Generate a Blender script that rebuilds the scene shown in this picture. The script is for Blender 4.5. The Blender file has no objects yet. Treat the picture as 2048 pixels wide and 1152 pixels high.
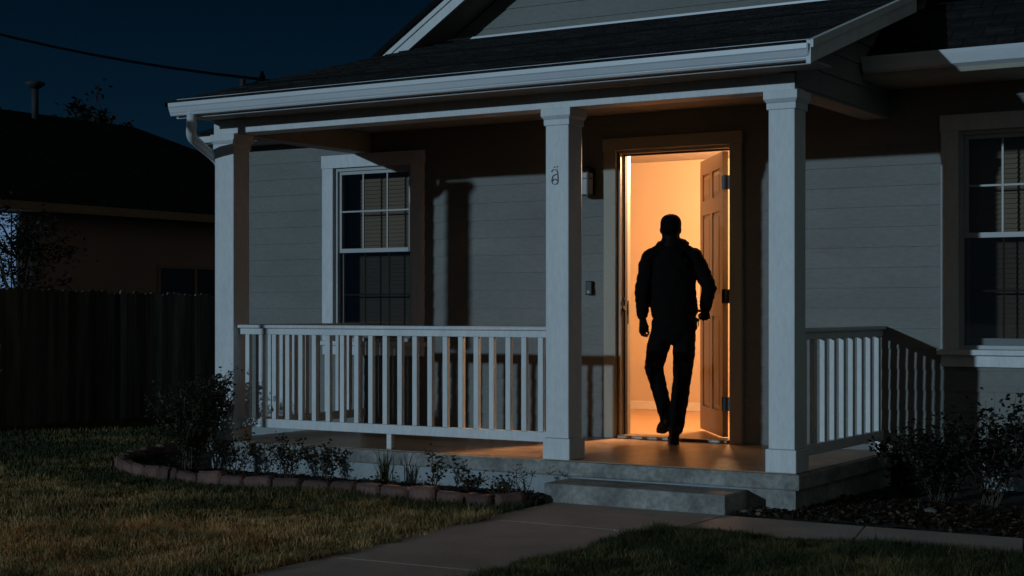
import bpy, bmesh, math, random
import numpy as np
from mathutils import Vector, Matrix, noise as mnoise
random.seed(7); rng = np.random.default_rng(7)
sc = bpy.context.scene
C = sc.collection
PI = math.pi
G = -0.25          # garden level; the porch slab's top is z = 0, the porch front is Y = 0
WY = 1.86          # face of the house wall

# ------------------------------------------------------------------ materials
def newmat(name):
    m = bpy.data.materials.new(name); m.use_nodes = True
    nt = m.node_tree; nt.nodes.clear()
    out = nt.nodes.new('ShaderNodeOutputMaterial')
    b = nt.nodes.new('ShaderNodeBsdfPrincipled')
    nt.links.new(b.outputs[0], out.inputs[0])
    return m, nt, b
def N(nt, kind, **kw):
    n = nt.nodes.new(kind)
    for k, v in kw.items():
        if k in n.inputs: n.inputs[k].default_value = v
        else: setattr(n, k, v)
    return n
def mat(name, col, col2=None, rough=.6, scale=6., stretch=(1,1,1), bump=.0, bscale=60., spec=.4, metal=0., fine=0.):
    """two-tone procedural paint/stone: large noise mixes col and col2, fine noise gives grain and bump"""
    m, nt, b = newmat(name)
    b.inputs['Roughness'].default_value = rough
    b.inputs['Metallic'].default_value = metal
    b.inputs['Specular IOR Level'].default_value = spec
    L = nt.links.new
    tc = N(nt, 'ShaderNodeTexCoord'); mp = N(nt, 'ShaderNodeMapping'); mp.inputs['Scale'].default_value = stretch
    L(tc.outputs['Object'], mp.inputs[0])
    n1 = N(nt, 'ShaderNodeTexNoise', Scale=scale, Detail=6., Roughness=.6); L(mp.outputs[0], n1.inputs['Vector'])
    r = N(nt, 'ShaderNodeValToRGB'); L(n1.outputs['Fac'], r.inputs[0])
    c2 = col2 or tuple(c*.86 for c in col)
    r.color_ramp.elements[0].position = .32; r.color_ramp.elements[0].color = (*c2, 1)
    r.color_ramp.elements[1].position = .68; r.color_ramp.elements[1].color = (*col, 1)
    n2 = N(nt, 'ShaderNodeTexNoise', Scale=bscale, Detail=5., Roughness=.65); L(mp.outputs[0], n2.inputs['Vector'])
    last = r.outputs[0]
    if fine:
        mx = N(nt, 'ShaderNodeMix', data_type='RGBA', blend_type='MULTIPLY'); mx.inputs[0].default_value = fine
        cr = N(nt, 'ShaderNodeValToRGB'); cr.color_ramp.elements[0].position = .3; cr.color_ramp.elements[0].color = (.3,.3,.3,1); cr.color_ramp.elements[1].position = .7
        L(n2.outputs['Fac'], cr.inputs[0]); L(last, mx.inputs[6]); L(cr.outputs[0], mx.inputs[7]); last = mx.outputs[2]
    L(last, b.inputs['Base Color'])
    if bump:
        bp = N(nt, 'ShaderNodeBump', Strength=1., Distance=bump); L(n2.outputs['Fac'], bp.inputs['Height']); L(bp.outputs[0], b.inputs['Normal'])
    return m
M = {}
M['trim']   = mat('white_paint', (.70,.72,.72), (.60,.62,.63), rough=.5, scale=5, stretch=(1,1,.3), bump=.0014, bscale=40, fine=.2)
M['siding'] = mat('siding_paint', (.214,.214,.196), (.160,.162,.148), rough=.62, scale=1.6, stretch=(.45,1,1.5), bump=.0018, bscale=34, fine=.32)
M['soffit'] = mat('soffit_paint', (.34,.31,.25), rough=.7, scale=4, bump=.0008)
M['gutter'] = mat('gutter_enamel', (.66,.69,.71), (.58,.61,.64), rough=.38, scale=2.5, stretch=(.6,1,3), bump=.0006, bscale=25, fine=.08)
M['concrete']= mat('porch_concrete', (.44,.43,.40), (.17,.17,.155), rough=.85, scale=4.2, bump=.005, bscale=26, fine=.65)
M['deck']   = mat('porch_floor_stain', (.56,.35,.20), (.27,.165,.09), rough=.33, scale=3.4, stretch=(1,1,1), bump=.0016, bscale=26, fine=.5)
M['path']   = mat('path_concrete', (.52,.42,.37), (.36,.29,.255), rough=.85, scale=1.7, bump=.003, bscale=70, fine=.35)
M['found']  = mat('foundation_render', (.36,.39,.40), (.27,.30,.31), rough=.8, scale=5, bump=.003, bscale=45, fine=.25)
M['brick']  = mat('edging_block', (.185,.098,.08), (.11,.062,.052), rough=.9, scale=9, bump=.006, bscale=60, fine=.4)
M['soil']   = mat('bed_soil', (.035,.026,.02), (.016,.012,.01), rough=1, scale=9, bump=.03, bscale=35, fine=.5)
M['earth']  = mat('lawn_soil', (.035,.034,.018), (.018,.02,.01), rough=1, scale=2, bump=.02, bscale=30, fine=.5)
M['stone']  = mat('field_stone', (.13,.12,.11), (.08,.075,.07), rough=.9, scale=20, bump=.003)
M['black']  = mat('black_metal', (.012,.012,.012), rough=.45, metal=.2)
M['hinge']  = mat('dark_bronze', (.016,.013,.010), rough=.5)
M['number'] = mat('number_metal', (.20,.21,.215), (.15,.155,.16), rough=.5, metal=.4)
M['door']   = mat('door_paint', (.15,.093,.055), (.13,.08,.048), rough=.45, scale=3, stretch=(1,1,.3), bump=.0006)
M['dtrim']  = mat('door_trim_paint', (.36,.33,.255), (.32,.29,.22), rough=.55, scale=3, stretch=(1,1,.4), bump=.001)
M['jamb']   = mat('jamb_paint', (.42,.35,.27), rough=.5, scale=3)
M['seal']   = mat('weather_strip', (.05,.032,.02), rough=.8)
M['room']   = mat('room_wall_paint', (.295,.205,.125), (.275,.19,.117), rough=.8, scale=1.5)
M['ceil']   = mat('room_ceiling_paint', (.40,.35,.30), rough=.8)
M['base']   = mat('baseboard_paint', (.38,.31,.24), rough=.5)
M['dark']   = mat('dark_room_paint', (.10,.09,.08), rough=.9)
M['blind']  = mat('blind_slats', (.40,.30,.20), (.34,.255,.17), rough=.6, scale=2)
M['vinyl']  = mat('window_vinyl', (.42,.43,.43), rough=.45, scale=4)
M['wood_fence'] = mat('weathered_fence_board', (.17,.14,.12), (.045,.036,.03), rough=.95, scale=3.5, stretch=(3.,3.,.25), bump=.004, bscale=30, fine=.5)
M['fence_grey'] = mat('grey_weathered_board', (.33,.32,.31), (.09,.085,.08), rough=.95, scale=3.5, stretch=(3.,3.,.22), bump=.004, bscale=30, fine=.5)
M['nwall']  = mat('brown_stucco', (.34,.20,.155), (.27,.18,.14), rough=.95, scale=.7, bump=.004, bscale=40, fine=.2)
M['nfascia']= mat('brown_fascia', (.27,.155,.095), rough=.8, scale=2)
M['glassdk']= mat('dark_window_glass', (.004,.004,.005), rough=.1)
M['bark']   = mat('bark', (.06,.045,.033), (.035,.026,.02), rough=.95, scale=20, bump=.006, bscale=60)
M['stem']   = mat('shrub_stem', (.075,.055,.038), rough=.9, scale=30)
M['cloth']  = mat('black_jacket_cloth', (.0035,.003,.003), (.0025,.0022,.0022), rough=.95, scale=12, bump=.001, bscale=120, spec=.12)
M['jeans']  = mat('dark_trouser_cloth', (.0035,.0033,.0036), (.0025,.0024,.0026), rough=.95, scale=14, bump=.001, bscale=120, spec=.12)
M['skin']   = mat('dark_skin', (.007,.0042,.003), rough=.7, scale=9, spec=.1)
M['hair']   = mat('short_black_hair', (.003,.0025,.0025), rough=.9, scale=80, bump=.003, bscale=220, spec=.08)
M['shoe']   = mat('black_shoe', (.004,.0035,.0035), rough=.6, spec=.15)
M['steel']  = mat('key_metal', (.10,.085,.06), rough=.35, metal=.9)
M['cable']  = mat('black_cable', (.004,.004,.005), rough=1., spec=.0)
M['pipe']   = mat('vent_pipe', (.03,.032,.035), rough=.8)
M['shade']  = mat('lamp_glass', (.9,.85,.75), rough=.4)

def per_object(m, amt):
    nt = m.node_tree; b = [n for n in nt.nodes if n.type == 'BSDF_PRINCIPLED'][0]; src = b.inputs['Base Color'].links[0].from_socket
    oi = N(nt, 'ShaderNodeObjectInfo'); mr = N(nt, 'ShaderNodeMapRange'); mr.inputs['To Min'].default_value = 1-amt; mr.inputs['To Max'].default_value = 1+amt
    nt.links.new(oi.outputs['Random'], mr.inputs['Value']); hs = N(nt, 'ShaderNodeHueSaturation'); nt.links.new(mr.outputs[0], hs.inputs['Value']); nt.links.new(src, hs.inputs['Color']); nt.links.new(hs.outputs[0], b.inputs['Base Color'])
per_object(M['brick'], .35); per_object(M['wood_fence'], .5); per_object(M['fence_grey'], .45)
def leafmat(name, a, b_, c):
    m, nt, b = newmat(name); L = nt.links.new
    at = N(nt, 'ShaderNodeAttribute', attribute_name='tone')
    r = N(nt, 'ShaderNodeValToRGB'); L(at.outputs['Fac'], r.inputs[0])
    r.color_ramp.elements[0].color = (*a,1); r.color_ramp.elements[1].color = (*c,1)
    e = r.color_ramp.elements.new(.55); e.color = (*b_,1)
    L(r.outputs[0], b.inputs['Base Color']); b.inputs['Roughness'].default_value = .6; b.inputs['Specular IOR Level'].default_value = .3
    tr = N(nt, 'ShaderNodeBsdfTranslucent'); L(r.outputs[0], tr.inputs[0])
    mx = N(nt, 'ShaderNodeMixShader'); mx.inputs[0].default_value = .25
    out = [n for n in nt.nodes if n.type == 'OUTPUT_MATERIAL'][0]
    L(b.outputs[0], mx.inputs[1]); L(tr.outputs[0], mx.inputs[2]); L(mx.outputs[0], out.inputs[0])
    return m
M['leaf']  = leafmat('shrub_leaf', (.012,.015,.007), (.028,.026,.012), (.13,.095,.04))
M['leafd'] = leafmat('dark_leaf', (.004,.005,.003), (.009,.009,.005), (.045,.03,.014))
M['litter']= leafmat('dry_leaf', (.014,.008,.005), (.04,.023,.013), (.26,.16,.085))
def grassmat():
    m, nt, b = newmat('grass_blade'); L = nt.links.new
    at = N(nt, 'ShaderNodeAttribute', attribute_name='tone')
    r = N(nt, 'ShaderNodeValToRGB'); L(at.outputs['Fac'], r.inputs[0])
    els = r.color_ramp.elements
    els[0].color = (.032,.042,.015,1); els[1].color = (.50,.31,.13,1)
    for p, c in ((.35,(.085,.082,.028,1)), (.6,(.24,.165,.065,1))): e = els.new(p); e.color = c
    L(r.outputs[0], b.inputs['Base Color']); b.inputs['Roughness'].default_value = .7; b.inputs['Specular IOR Level'].default_value = .25
    return m
M['grass'] = grassmat()
def shingles():
    m, nt, b = newmat('asphalt_shingles'); L = nt.links.new
    tc = N(nt, 'ShaderNodeTexCoord'); sp = N(nt, 'ShaderNodeSeparateXYZ'); L(tc.outputs['Object'], sp.inputs[0])
    cb = N(nt, 'ShaderNodeCombineXYZ'); L(sp.outputs[0], cb.inputs[0]); L(sp.outputs[1], cb.inputs[1])
    br = N(nt, 'ShaderNodeTexBrick', Scale=1.); br.inputs['Brick Width'].default_value = .22; br.inputs['Row Height'].default_value = .13
    br.inputs['Mortar Size'].default_value = .006; br.inputs['Color1'].default_value = (.012,.013,.014,1); br.inputs['Color2'].default_value = (.024,.025,.026,1); br.inputs['Mortar'].default_value = (.006,.006,.006,1)
    L(cb.outputs[0], br.inputs['Vector'])
    n = N(nt, 'ShaderNodeTexNoise', Scale=7., Detail=8., Roughness=.75); L(tc.outputs['Object'], n.inputs['Vector'])
    mx = N(nt, 'ShaderNodeMix', data_type='RGBA', blend_type='MULTIPLY'); mx.inputs[0].default_value = .9
    r = N(nt, 'ShaderNodeValToRGB'); r.color_ramp.elements[0].position = .35; r.color_ramp.elements[0].color = (.3,.3,.3,1); r.color_ramp.elements[1].position = .66; r.color_ramp.elements[1].color = (1.4,1.4,1.4,1)
    L(n.outputs['Fac'], r.inputs[0]); L(br.outputs['Color'], mx.inputs[6]); L(r.outputs[0], mx.inputs[7]); L(mx.outputs[2], b.inputs['Base Color'])
    n2 = N(nt, 'ShaderNodeTexNoise', Scale=90., Detail=3.); L(tc.outputs['Object'], n2.inputs['Vector'])
    bp = N(nt, 'ShaderNodeBump', Strength=1., Distance=.01); L(n2.outputs['Fac'], bp.inputs['Height']); L(bp.outputs[0], b.inputs['Normal'])
    b.inputs['Roughness'].default_value = .9; b.inputs['Specular IOR Level'].default_value = .2
    return m
M['shingle'] = shingles()
def glassmat(tint=.85, name='window_glass'):
    m, nt, b = newmat(name); nt.nodes.remove(b); L = nt.links.new
    out = [n for n in nt.nodes if n.type == 'OUTPUT_MATERIAL'][0]
    t = N(nt, 'ShaderNodeBsdfTransparent'); t.inputs[0].default_value = (tint,tint,tint,1)
    g = N(nt, 'ShaderNodeBsdfGlossy'); g.inputs['Roughness'].default_value = .02
    f = N(nt, 'ShaderNodeFresnel', IOR=1.5); mx = N(nt, 'ShaderNodeMixShader')
    L(f.outputs[0], mx.inputs[0]); L(t.outputs[0], mx.inputs[1]); L(g.outputs[0], mx.inputs[2]); L(mx.outputs[0], out.inputs[0])
    return m
M['glass'] = glassmat(); M['screen'] = glassmat(.82, 'screened_glass')
def woodfloor():
    m, nt, b = newmat('oak_floor'); L = nt.links.new
    tc = N(nt, 'ShaderNodeTexCoord')
    br = N(nt, 'ShaderNodeTexBrick', Scale=1.); br.inputs['Brick Width'].default_value = 1.1; br.inputs['Row Height'].default_value = .11; br.inputs['Mortar Size'].default_value = .002
    br.inputs['Color1'].default_value = (.28,.15,.068,1); br.inputs['Color2'].default_value = (.21,.11,.045,1); br.inputs['Mortar'].default_value = (.12,.06,.03,1)
    L(tc.outputs['Object'], br.inputs['Vector'])
    L(br.outputs['Color'], b.inputs['Base Color']); b.inputs['Roughness'].default_value = .32
    return m
M['oak'] = woodfloor()
def emis(name, col, s):
    m, nt, b = newmat(name); b.inputs['Base Color'].default_value = (*col,1)
    b.inputs['Emission Color'].default_value = (*col,1); b.inputs['Emission Strength'].default_value = s
    return m
M['litpane'] = emis('lit_window_pane', (.28,.50,.82), .30)
M['bulb'] = emis('ceiling_lamp_glass', (1.,.62,.34), 6.)

# ------------------------------------------------------------------ mesh builder
class MB:
    def __init__(s): s.v = []; s.f = []
    def add(s, vs, fs):
        o = len(s.v); s.v += [tuple(p) for p in vs]; s.f += [tuple(o+i for i in f) for f in fs]; return s
    def box(s, x0, x1, y0, y1, z0, z1):
        return s.add([(x0,y0,z0),(x1,y0,z0),(x1,y1,z0),(x0,y1,z0),(x0,y0,z1),(x1,y0,z1),(x1,y1,z1),(x0,y1,z1)],
            [(0,3,2,1),(4,5,6,7),(0,1,5,4),(1,2,6,5),(2,3,7,6),(3,0,4,7)])
    def hexa(s, p): return s.add(p, [(0,3,2,1),(4,5,6,7),(0,1,5,4),(1,2,6,5),(2,3,7,6),(3,0,4,7)])
    def prism(s, poly, z0, z1):
        n = len(poly); vs = [(x,y,z0) for x,y in poly]+[(x,y,z1) for x,y in poly]
        return s.add(vs, [tuple(range(n-1,-1,-1)), tuple(range(n,2*n))]+[(i,(i+1)%n,n+(i+1)%n,n+i) for i in range(n)])
    def extr_x(s, prof, x0, x1):     # prof: closed (y,z) polygon
        n = len(prof); vs = [(x0,y,z) for y,z in prof]+[(x1,y,z) for y,z in prof]
        return s.add(vs, [tuple(range(n)), tuple(range(2*n-1,n-1,-1))]+[(i,n+i,n+(i+1)%n,(i+1)%n) for i in range(n)])
    def tube(s, pts, r, n=8, caps=True):
        pts = [Vector(p) for p in pts]; rs = r if isinstance(r,(list,tuple)) else [r]*len(pts)
        o = len(s.v); up = None
        for i, p in enumerate(pts):
            t = (pts[min(i+1,len(pts)-1)]-pts[max(i-1,0)]).normalized()
            if up is None: up = Vector((0,0,1)) if abs(t.z) < .9 else Vector((1,0,0))
            a = t.cross(up).normalized(); up2 = a.cross(t).normalized(); up = up2
            rr = rs[i]; ra, rb = rr if isinstance(rr, tuple) else (rr, rr)
            for k in range(n):
                q = p + a*(math.cos(2*PI*k/n)*ra) + up2*(math.sin(2*PI*k/n)*rb); s.v.append(tuple(q))
        for i in range(len(pts)-1):
            for k in range(n):
                a0 = o+i*n+k; a1 = o+i*n+(k+1)%n; s.f.append((a0,a1,a1+n,a0+n))
        if caps: s.f.append(tuple(range(o+n-1,o-1,-1))); e = o+(len(pts)-1)*n; s.f.append(tuple(range(e,e+n)))
        return s
    def build(s, name, m, parent=None, bevel=0., smooth=False):
        me = bpy.data.meshes.new(name); me.from_pydata(s.v, [], s.f); me.update()
        me.materials.append(m)
        o = bpy.data.objects.new(name, me); C.objects.link(o)
        if parent is not None:
            o.parent = parent
            o.matrix_parent_inverse = Matrix.Identity(4)
        if bevel:
            b = o.modifiers.new('bevel','BEVEL'); b.width = bevel; b.segments = 2; b.limit_method = 'ANGLE'
        if smooth:
            for p in me.polygons: p.use_smooth = True
        return o
def tag(o, label=None, cat=None, group=None, kind=None):
    if label: o['label'] = label
    if cat: o['category'] = cat
    if group: o['group'] = group
    if kind: o['kind'] = kind
    return o
def empty(name, label, cat, loc=(0,0,0), group=None):
    o = bpy.data.objects.new(name, None); C.objects.link(o); o.location = loc; o.empty_display_size = .2
    return tag(o, label, cat, group)

# ------------------------------------------------------------------ the house
house = empty('house', 'grey clapboard house with white trim, gabled roof and a railed front porch', 'house')

EXPO = .150
def siding_rows(mb, x0, x1, z0, z1, holes, y, zoff=.008):
    """lap boards: each a slightly tilted face with a real lower lip; holes = (xa,xb,za,zb)"""
    k0 = math.floor((z0-zoff)/EXPO)
    zr = zoff+k0*EXPO
    while zr < z1:
        za, zb = max(zr, z0), min(zr+EXPO, z1)
        cuts = sorted({za, zb, *[c for h in holes for c in (h[2],h[3]) if za < c < zb]})
        for a, b in zip(cuts[:-1], cuts[1:]):
            mid = (a+b)/2
            xs = [(x0,x1)]
            rj = random.Random(int(round(zr*1000))*7+3); js = [(q, q+.0016, zr-1, zr+1) for q in (rj.uniform(-4.3,-1.5),rj.uniform(-1.5,5)) if rj.random() < .4]
            for h in holes+js:
                if h[2] < mid < h[3]:
                    nx = []
                    for s, e in xs:
                        if h[0] > s: nx.append((s, min(e,h[0])))
                        if h[1] < e: nx.append((max(s,h[1]), e))
                    xs = [q for q in nx if q[1]-q[0] > 1e-4]
            ya = y-.009*(1-(a-zr)/EXPO); yb = y-.009*(1-(b-zr)/EXPO)
            for s, e in xs:
                mb.add([(s,ya,a),(e,ya,a),(e,yb,b),(s,yb,b)], [(0,1,2,3)])
                if abs(a-zr) < 1e-6: mb.add([(s,y+.002,a),(e,y+.002,a),(e,ya,a),(s,ya,a)], [(0,1,2,3)])
        zr += EXPO
WL = (-3.33,-2.46,.76,2.33)       # left window hole
WR = (2.37,3.24,.76,2.33)
DR = (-.415,.588,0,2.335)
mb = MB()
siding_rows(mb, -4.50, 5.2, -.03, 2.68, [WL, WR, DR], WY)
mb.build('siding', M['siding'], house)
# gable siding above the porch roof
mb = MB(); zr = 3.30; RX, RZ, S = .32, 4.90, .64
while zr < RZ-.05:
    zb = zr+EXPO
    hw = lambda z: (RZ-z)/S
    ya, yb = WY-.009, WY
    mb.add([(RX-hw(zr),ya,zr),(RX+hw(zr),ya,zr),(RX+max(hw(zb),0),yb,zb),(RX-max(hw(zb),0),yb,zb)], [(0,1,2,3)])
    mb.add([(RX-hw(zr),WY+.002,zr),(RX+hw(zr),WY+.002,zr),(RX+hw(zr),ya,zr),(RX-hw(zr),ya,zr)], [(0,1,2,3)])
    zr = zb
mb.build('gable_siding', M['siding'], house)
# shell: solid wall around the openings (behind the siding), side and back walls
mb = MB()
def wall_with_holes(mb, x0, x1, z0, z1, y0, y1, holes):
    xs = sorted({x0,x1,*[h[0] for h in holes],*[h[1] for h in holes]})
    for a, b in zip(xs[:-1], xs[1:]):
        hz = [(h[2],h[3]) for h in holes if h[0] <= a and h[1] >= b]
        z = z0
        for p, q in sorted(hz):
            if p > z: mb.box(a,b,y0,y1,z,p)
            z = q
        if z < z1: mb.box(a,b,y0,y1,z,z1)
wall_with_holes(mb, -4.50, 5.2, -.02, 2.66, WY+.004, WY+.10, [WL, WR, DR])
mb.box(-4.50,-4.40,WY+.102,7.4,G-.05,2.66); mb.box(5.1,5.2,WY+.102,7.4,G-.05,2.66); mb.box(-4.40,5.1,7.3,7.4,G-.05,2.66)
mb.box(-2.1,2.1,WY+.012,WY+.09,2.70,3.42)
mb.build('wall', M['siding'], house)
MB().box(-4.48,-3.13,WY+.012,WY+.12,G-.1,-.034).build('foundation', M['found'], house)
MB().box(1.93,5.18,WY+.012,WY+.12,G-.1,-.034).build('foundation', M['found'], house)
MB().box(-4.51,-4.39,WY-.03,WY+.003,G+.03,2.66).build('corner_board', M['trim'], house, .004)

# roofs
def slab_roof(pts, th=.05):   # pts: top quad/polygon, thickened downwards
    n = len(pts); b = MB()
    b.add([*pts, *[(x,y,z-th) for x,y,z in pts]], [tuple(range(n)), tuple(range(2*n-1,n-1,-1))]+[(i,n+i,n+(i+1)%n,(i+1)%n) for i in range(n)]); return b
PS = .31; ez = 2.665
def pz(y): return ez+PS*(y+.45)
RXR = 2.10
def courses(x0f, x1f, y0, y1, zf, step=.115, th=.007):
    """shingle courses as overlapping steps"""
    b = MB(); y = y0
    while y < y1-1e-6:
        ye = min(y+step, y1); xa0, xa1, xb0, xb1 = x0f(y), x1f(y), x0f(ye), x1f(ye)
        n = max(1, int((xa1-xa0)/.33)); 
        for i in range(n):
            t0, t1 = i/n, (i+1)/n; j = random.uniform(0,.004)
            A = (xa0+(xa1-xa0)*t0, y, zf(y)+th+j); B = (xa0+(xa1-xa0)*t1, y, zf(y)+th+j)
            D = (xb0+(xb1-xb0)*t0, ye, zf(ye)+.001); Cc = (xb0+(xb1-xb0)*t1, ye, zf(ye)+.001)
            A0 = (A[0],y,zf(y)-.004); B0 = (B[0],y,zf(y)-.004)
            b.add([A,B,Cc,D,A0,B0], [(0,1,2,3),(4,5,1,0)])
        y = ye
    return b
hipx = lambda y: -3.2+.5*(y+.45)
b = courses(hipx, lambda y: RXR, -.45, WY, pz)
b.build('porch_roof', M['shingle'], house)
slab_roof([(hipx(-.43),-.43,pz(-.43)-.006),(RXR-.005,-.43,pz(-.43)-.006),(RXR-.005,WY-.02,pz(WY-.02)-.006),(hipx(WY-.02),WY-.02,pz(WY-.02)-.006)], .06).build('roof_deck', M['shingle'], house)
# left hip face
b = MB(); b.add([(-3.2,-.45,ez),(hipx(WY),WY,pz(WY)),(-3.2,WY,ez+.01)], [(0,1,2)]); b.add([(-3.2,-.45,ez-.03),(-3.2,WY,ez-.03),(-3.2,WY,ez+.01),(-3.2,-.45,ez)], [(0,1,2,3)])
b.build('hip_roof', M['shingle'], house)
# left wing roof (back of the porch's left end)
wz = lambda y: 2.70+.31*(y-1.5)
b = courses(lambda y: -4.70, lambda y: -2.75, 1.5, 4.4, wz); b.build('wing_roof', M['shingle'], house)
slab_roof([(-4.68,1.52,wz(1.5)),(-2.9,1.52,wz(1.5)),(-2.9,4.4,wz(4.4)-.01),(-4.68,4.4,wz(4.4)-.01)], .05).build('wing_roof_deck', M['shingle'], house)
b = MB(); b.add([(-4.45,WY+.1,2.6),(-4.45,7.4,2.6),(-4.45,4.4,3.54)], [(0,1,2)]); b.add([(-4.7,4.4,wz(4.4)),(-2.7,4.4,wz(4.4)),(-2.7,7.8,2.6),(-4.7,7.8,2.6)], [(0,1,2,3)]); b.build('wing_roof_back', M['shingle'], house)
MB().box(-4.70,-3.16,1.46,1.50,2.60,2.66).build('wing_fascia', M['trim'], house, .004)
MB().box(-4.69,-3.16,1.502,WY-.002,2.59,2.60).build('wing_soffit', M['soffit'], house)
# right wing roof
rz_ = lambda y: 2.80+.72*(y-1.27)
b = courses(lambda y: 1.86 if y < 1.9 else 1.2, lambda y: 6.0, 1.27, 4.6, rz_); b.build('side_roof', M['shingle'], house)
MB().box(1.862,5.9,1.23,1.27,2.665,2.80).build('side_fascia', M['soffit'], house, .004)
MB().box(1.862,5.9,1.272,WY-.002,2.665,2.675).build('side_soffit', M['soffit'], house)
# gutter strip on the side fascia
MB().extr_x([(1.228,2.70),(1.19,2.72),(1.17,2.79),(1.165,2.815),(1.178,2.815),(1.19,2.79),(1.215,2.74),(1.228,2.74)], 1.88, 5.9).build('side_gutter', M['gutter'], house)
# main gable roof with barge boards
ov = .36
def gz(x): return RZ+.20-S*abs(x-RX)
for sgn, nm in ((-1,'left'),(1,'right')):
    xe = -2.82 if sgn < 0 else 2.14
    yf = WY-ov-.075
    b = slab_roof([(RX,yf,gz(RX)),(xe,yf,gz(xe)),(xe,6.5,gz(xe)),(RX,6.5,gz(RX))] if sgn > 0 else [(xe,yf,gz(xe)),(RX,yf,gz(RX)),(RX,6.5,gz(RX)),(xe,6.5,gz(xe))], .05)
    b.build('gable_roof', M['shingle'], house)
    # barge board: outer board plus a smaller shingle mould above
    d0, d1 = .055, .20
    b = MB(); b.hexa([(RX,WY-ov-.03,gz(RX)-d1),(xe,WY-ov-.03,gz(xe)-d1),(xe,WY-ov-.002,gz(xe)-d1),(RX,WY-ov-.002,gz(RX)-d1),(RX,WY-ov-.03,gz(RX)-d0),(xe,WY-ov-.03,gz(xe)-d0),(xe,WY-ov-.002,gz(xe)-d0),(RX,WY-ov-.002,gz(RX)-d0)])
    d0, d1 = .052, .105
    b.hexa([(RX,WY-ov-.045,gz(RX)-d1),(xe,WY-ov-.045,gz(xe)-d1),(xe,WY-ov-.031,gz(xe)-d1),(RX,WY-ov-.031,gz(RX)-d1),(RX,WY-ov-.045,gz(RX)-d0),(xe,WY-ov-.045,gz(xe)-d0),(xe,WY-ov-.031,gz(xe)-d0),(RX,WY-ov-.031,gz(RX)-d0)])
    b.build('barge_board', M['trim'], house)
    b = MB(); b.add([(RX,WY-ov,gz(RX)-.18),(xe,WY-ov,gz(xe)-.18),(xe,WY,gz(xe)-.18),(RX,WY,gz(RX)-.18)], [(0,1,2,3)]); b.build('gable_soffit', M['soffit'], house)
b = MB(); b.add([(-2.7,6.4,3.0),(2.1,6.4,3.7),(RX,6.4,RZ)], [(0,1,2)]); b.build('gable_back', M['siding'], house)
MB().box(-2.25,2.08,WY-.022,WY-.012,pz(WY)-.01,pz(WY)+.012).build('flashing', M['gutter'], house)
# rake board on the right of the porch roof
x0, x1 = RXR, RXR+.03
b = MB(); b.hexa([(x0,-.44,pz(-.44)-.13),(x1,-.44,pz(-.44)-.13),(x1,1.62,pz(1.62)-.13),(x0,1.62,pz(1.62)-.13),(x0,-.44,pz(-.44)+.01),(x1,-.44,pz(-.44)+.01),(x1,1.62,pz(1.62)+.01),(x0,1.62,pz(1.62)+.01)])
b.hexa([(x1,-.44,pz(-.44)-.035),(x1+.016,-.44,pz(-.44)-.035),(x1+.016,1.62,pz(1.62)-.035),(x1,1.62,pz(1.62)-.035),(x1,-.44,pz(-.44)+.012),(x1+.016,-.44,pz(-.44)+.012),(x1+.016,1.62,pz(1.62)+.012),(x1,1.62,pz(1.62)+.012)])
b.build('rake_board', M['trim'], house)
b = MB(); b.add([(1.856,-.33,pz(-.33)-.10),(RXR-.001,-.33,pz(-.33)-.10),(RXR-.001,1.62,pz(1.62)-.10),(1.856,1.62,pz(1.62)-.10)], [(0,1,2,3)]); b.build('rake_soffit', M['soffit'], house)
# siding-clad triangle above the right beam
b = MB(); z = 2.47
for k in range(7):
    za, zb = z+k*EXPO, z+(k+1)*EXPO
    ys = max(0.002, (za+.1-ez)/PS-.45); yt = max(0.002, (zb+.1-ez)/PS-.45)
    if ys > WY: break
    b.add([(1.868,ys,za),(1.868,WY,za),(1.855,WY,zb),(1.855,yt,zb)], [(0,1,2,3)])
    b.add([(1.85,ys,za),(1.85,WY,za),(1.868,WY,za),(1.868,ys,za)], [(0,1,2,3)])
b.build('side_siding', M['siding'], house)
# porch soffit, frieze, ceiling, beams
MB().box(-3.16,2.095,-.335,-.002,2.565,2.58).build('porch_soffit', M['soffit'], house)
MB().box(-3.16,RXR-.001,-.36,-.337,2.545,2.70).build('fascia', M['trim'], house, .003)
MB().box(-3.13,-3.105,-.335,WY-.02,2.562,2.69).build('left_fascia', M['trim'], house, .003)
MB().box(-3.08,1.84,.19,WY-.02,2.63,2.645).build('porch_ceiling', M['soffit'], house)
MB().box(-3.10,1.852,0,.19,2.45,2.562).build('front_beam', M['trim'], house, .003)
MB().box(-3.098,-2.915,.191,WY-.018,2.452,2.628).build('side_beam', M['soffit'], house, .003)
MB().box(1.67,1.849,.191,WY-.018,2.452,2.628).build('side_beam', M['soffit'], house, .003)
# gutter: K profile open on top, end caps
prof = [(-.362,2.56),(-.43,2.56),(-.437,2.572),(-.437,2.576),(-.444,2.585),(-.455,2.62),(-.462,2.628),(-.462,2.658),(-.448,2.658),(-.448,2.64),(-.44,2.60),(-.425,2.575),(-.375,2.572),(-.37,2.655),(-.362,2.655)]
g = MB().extr_x(prof, -3.15, 2.112).build('gutter', M['gutter'], house)
cap = [(-.365,2.561),(-.43,2.561),(-.455,2.62),(-.461,2.657),(-.365,2.657)]
MB().extr_x(cap, 2.1125, 2.118).build('end_cap', M['gutter'], g); MB().extr_x(cap, -3.156, -3.1505).build('end_cap', M['gutter'], g)
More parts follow.
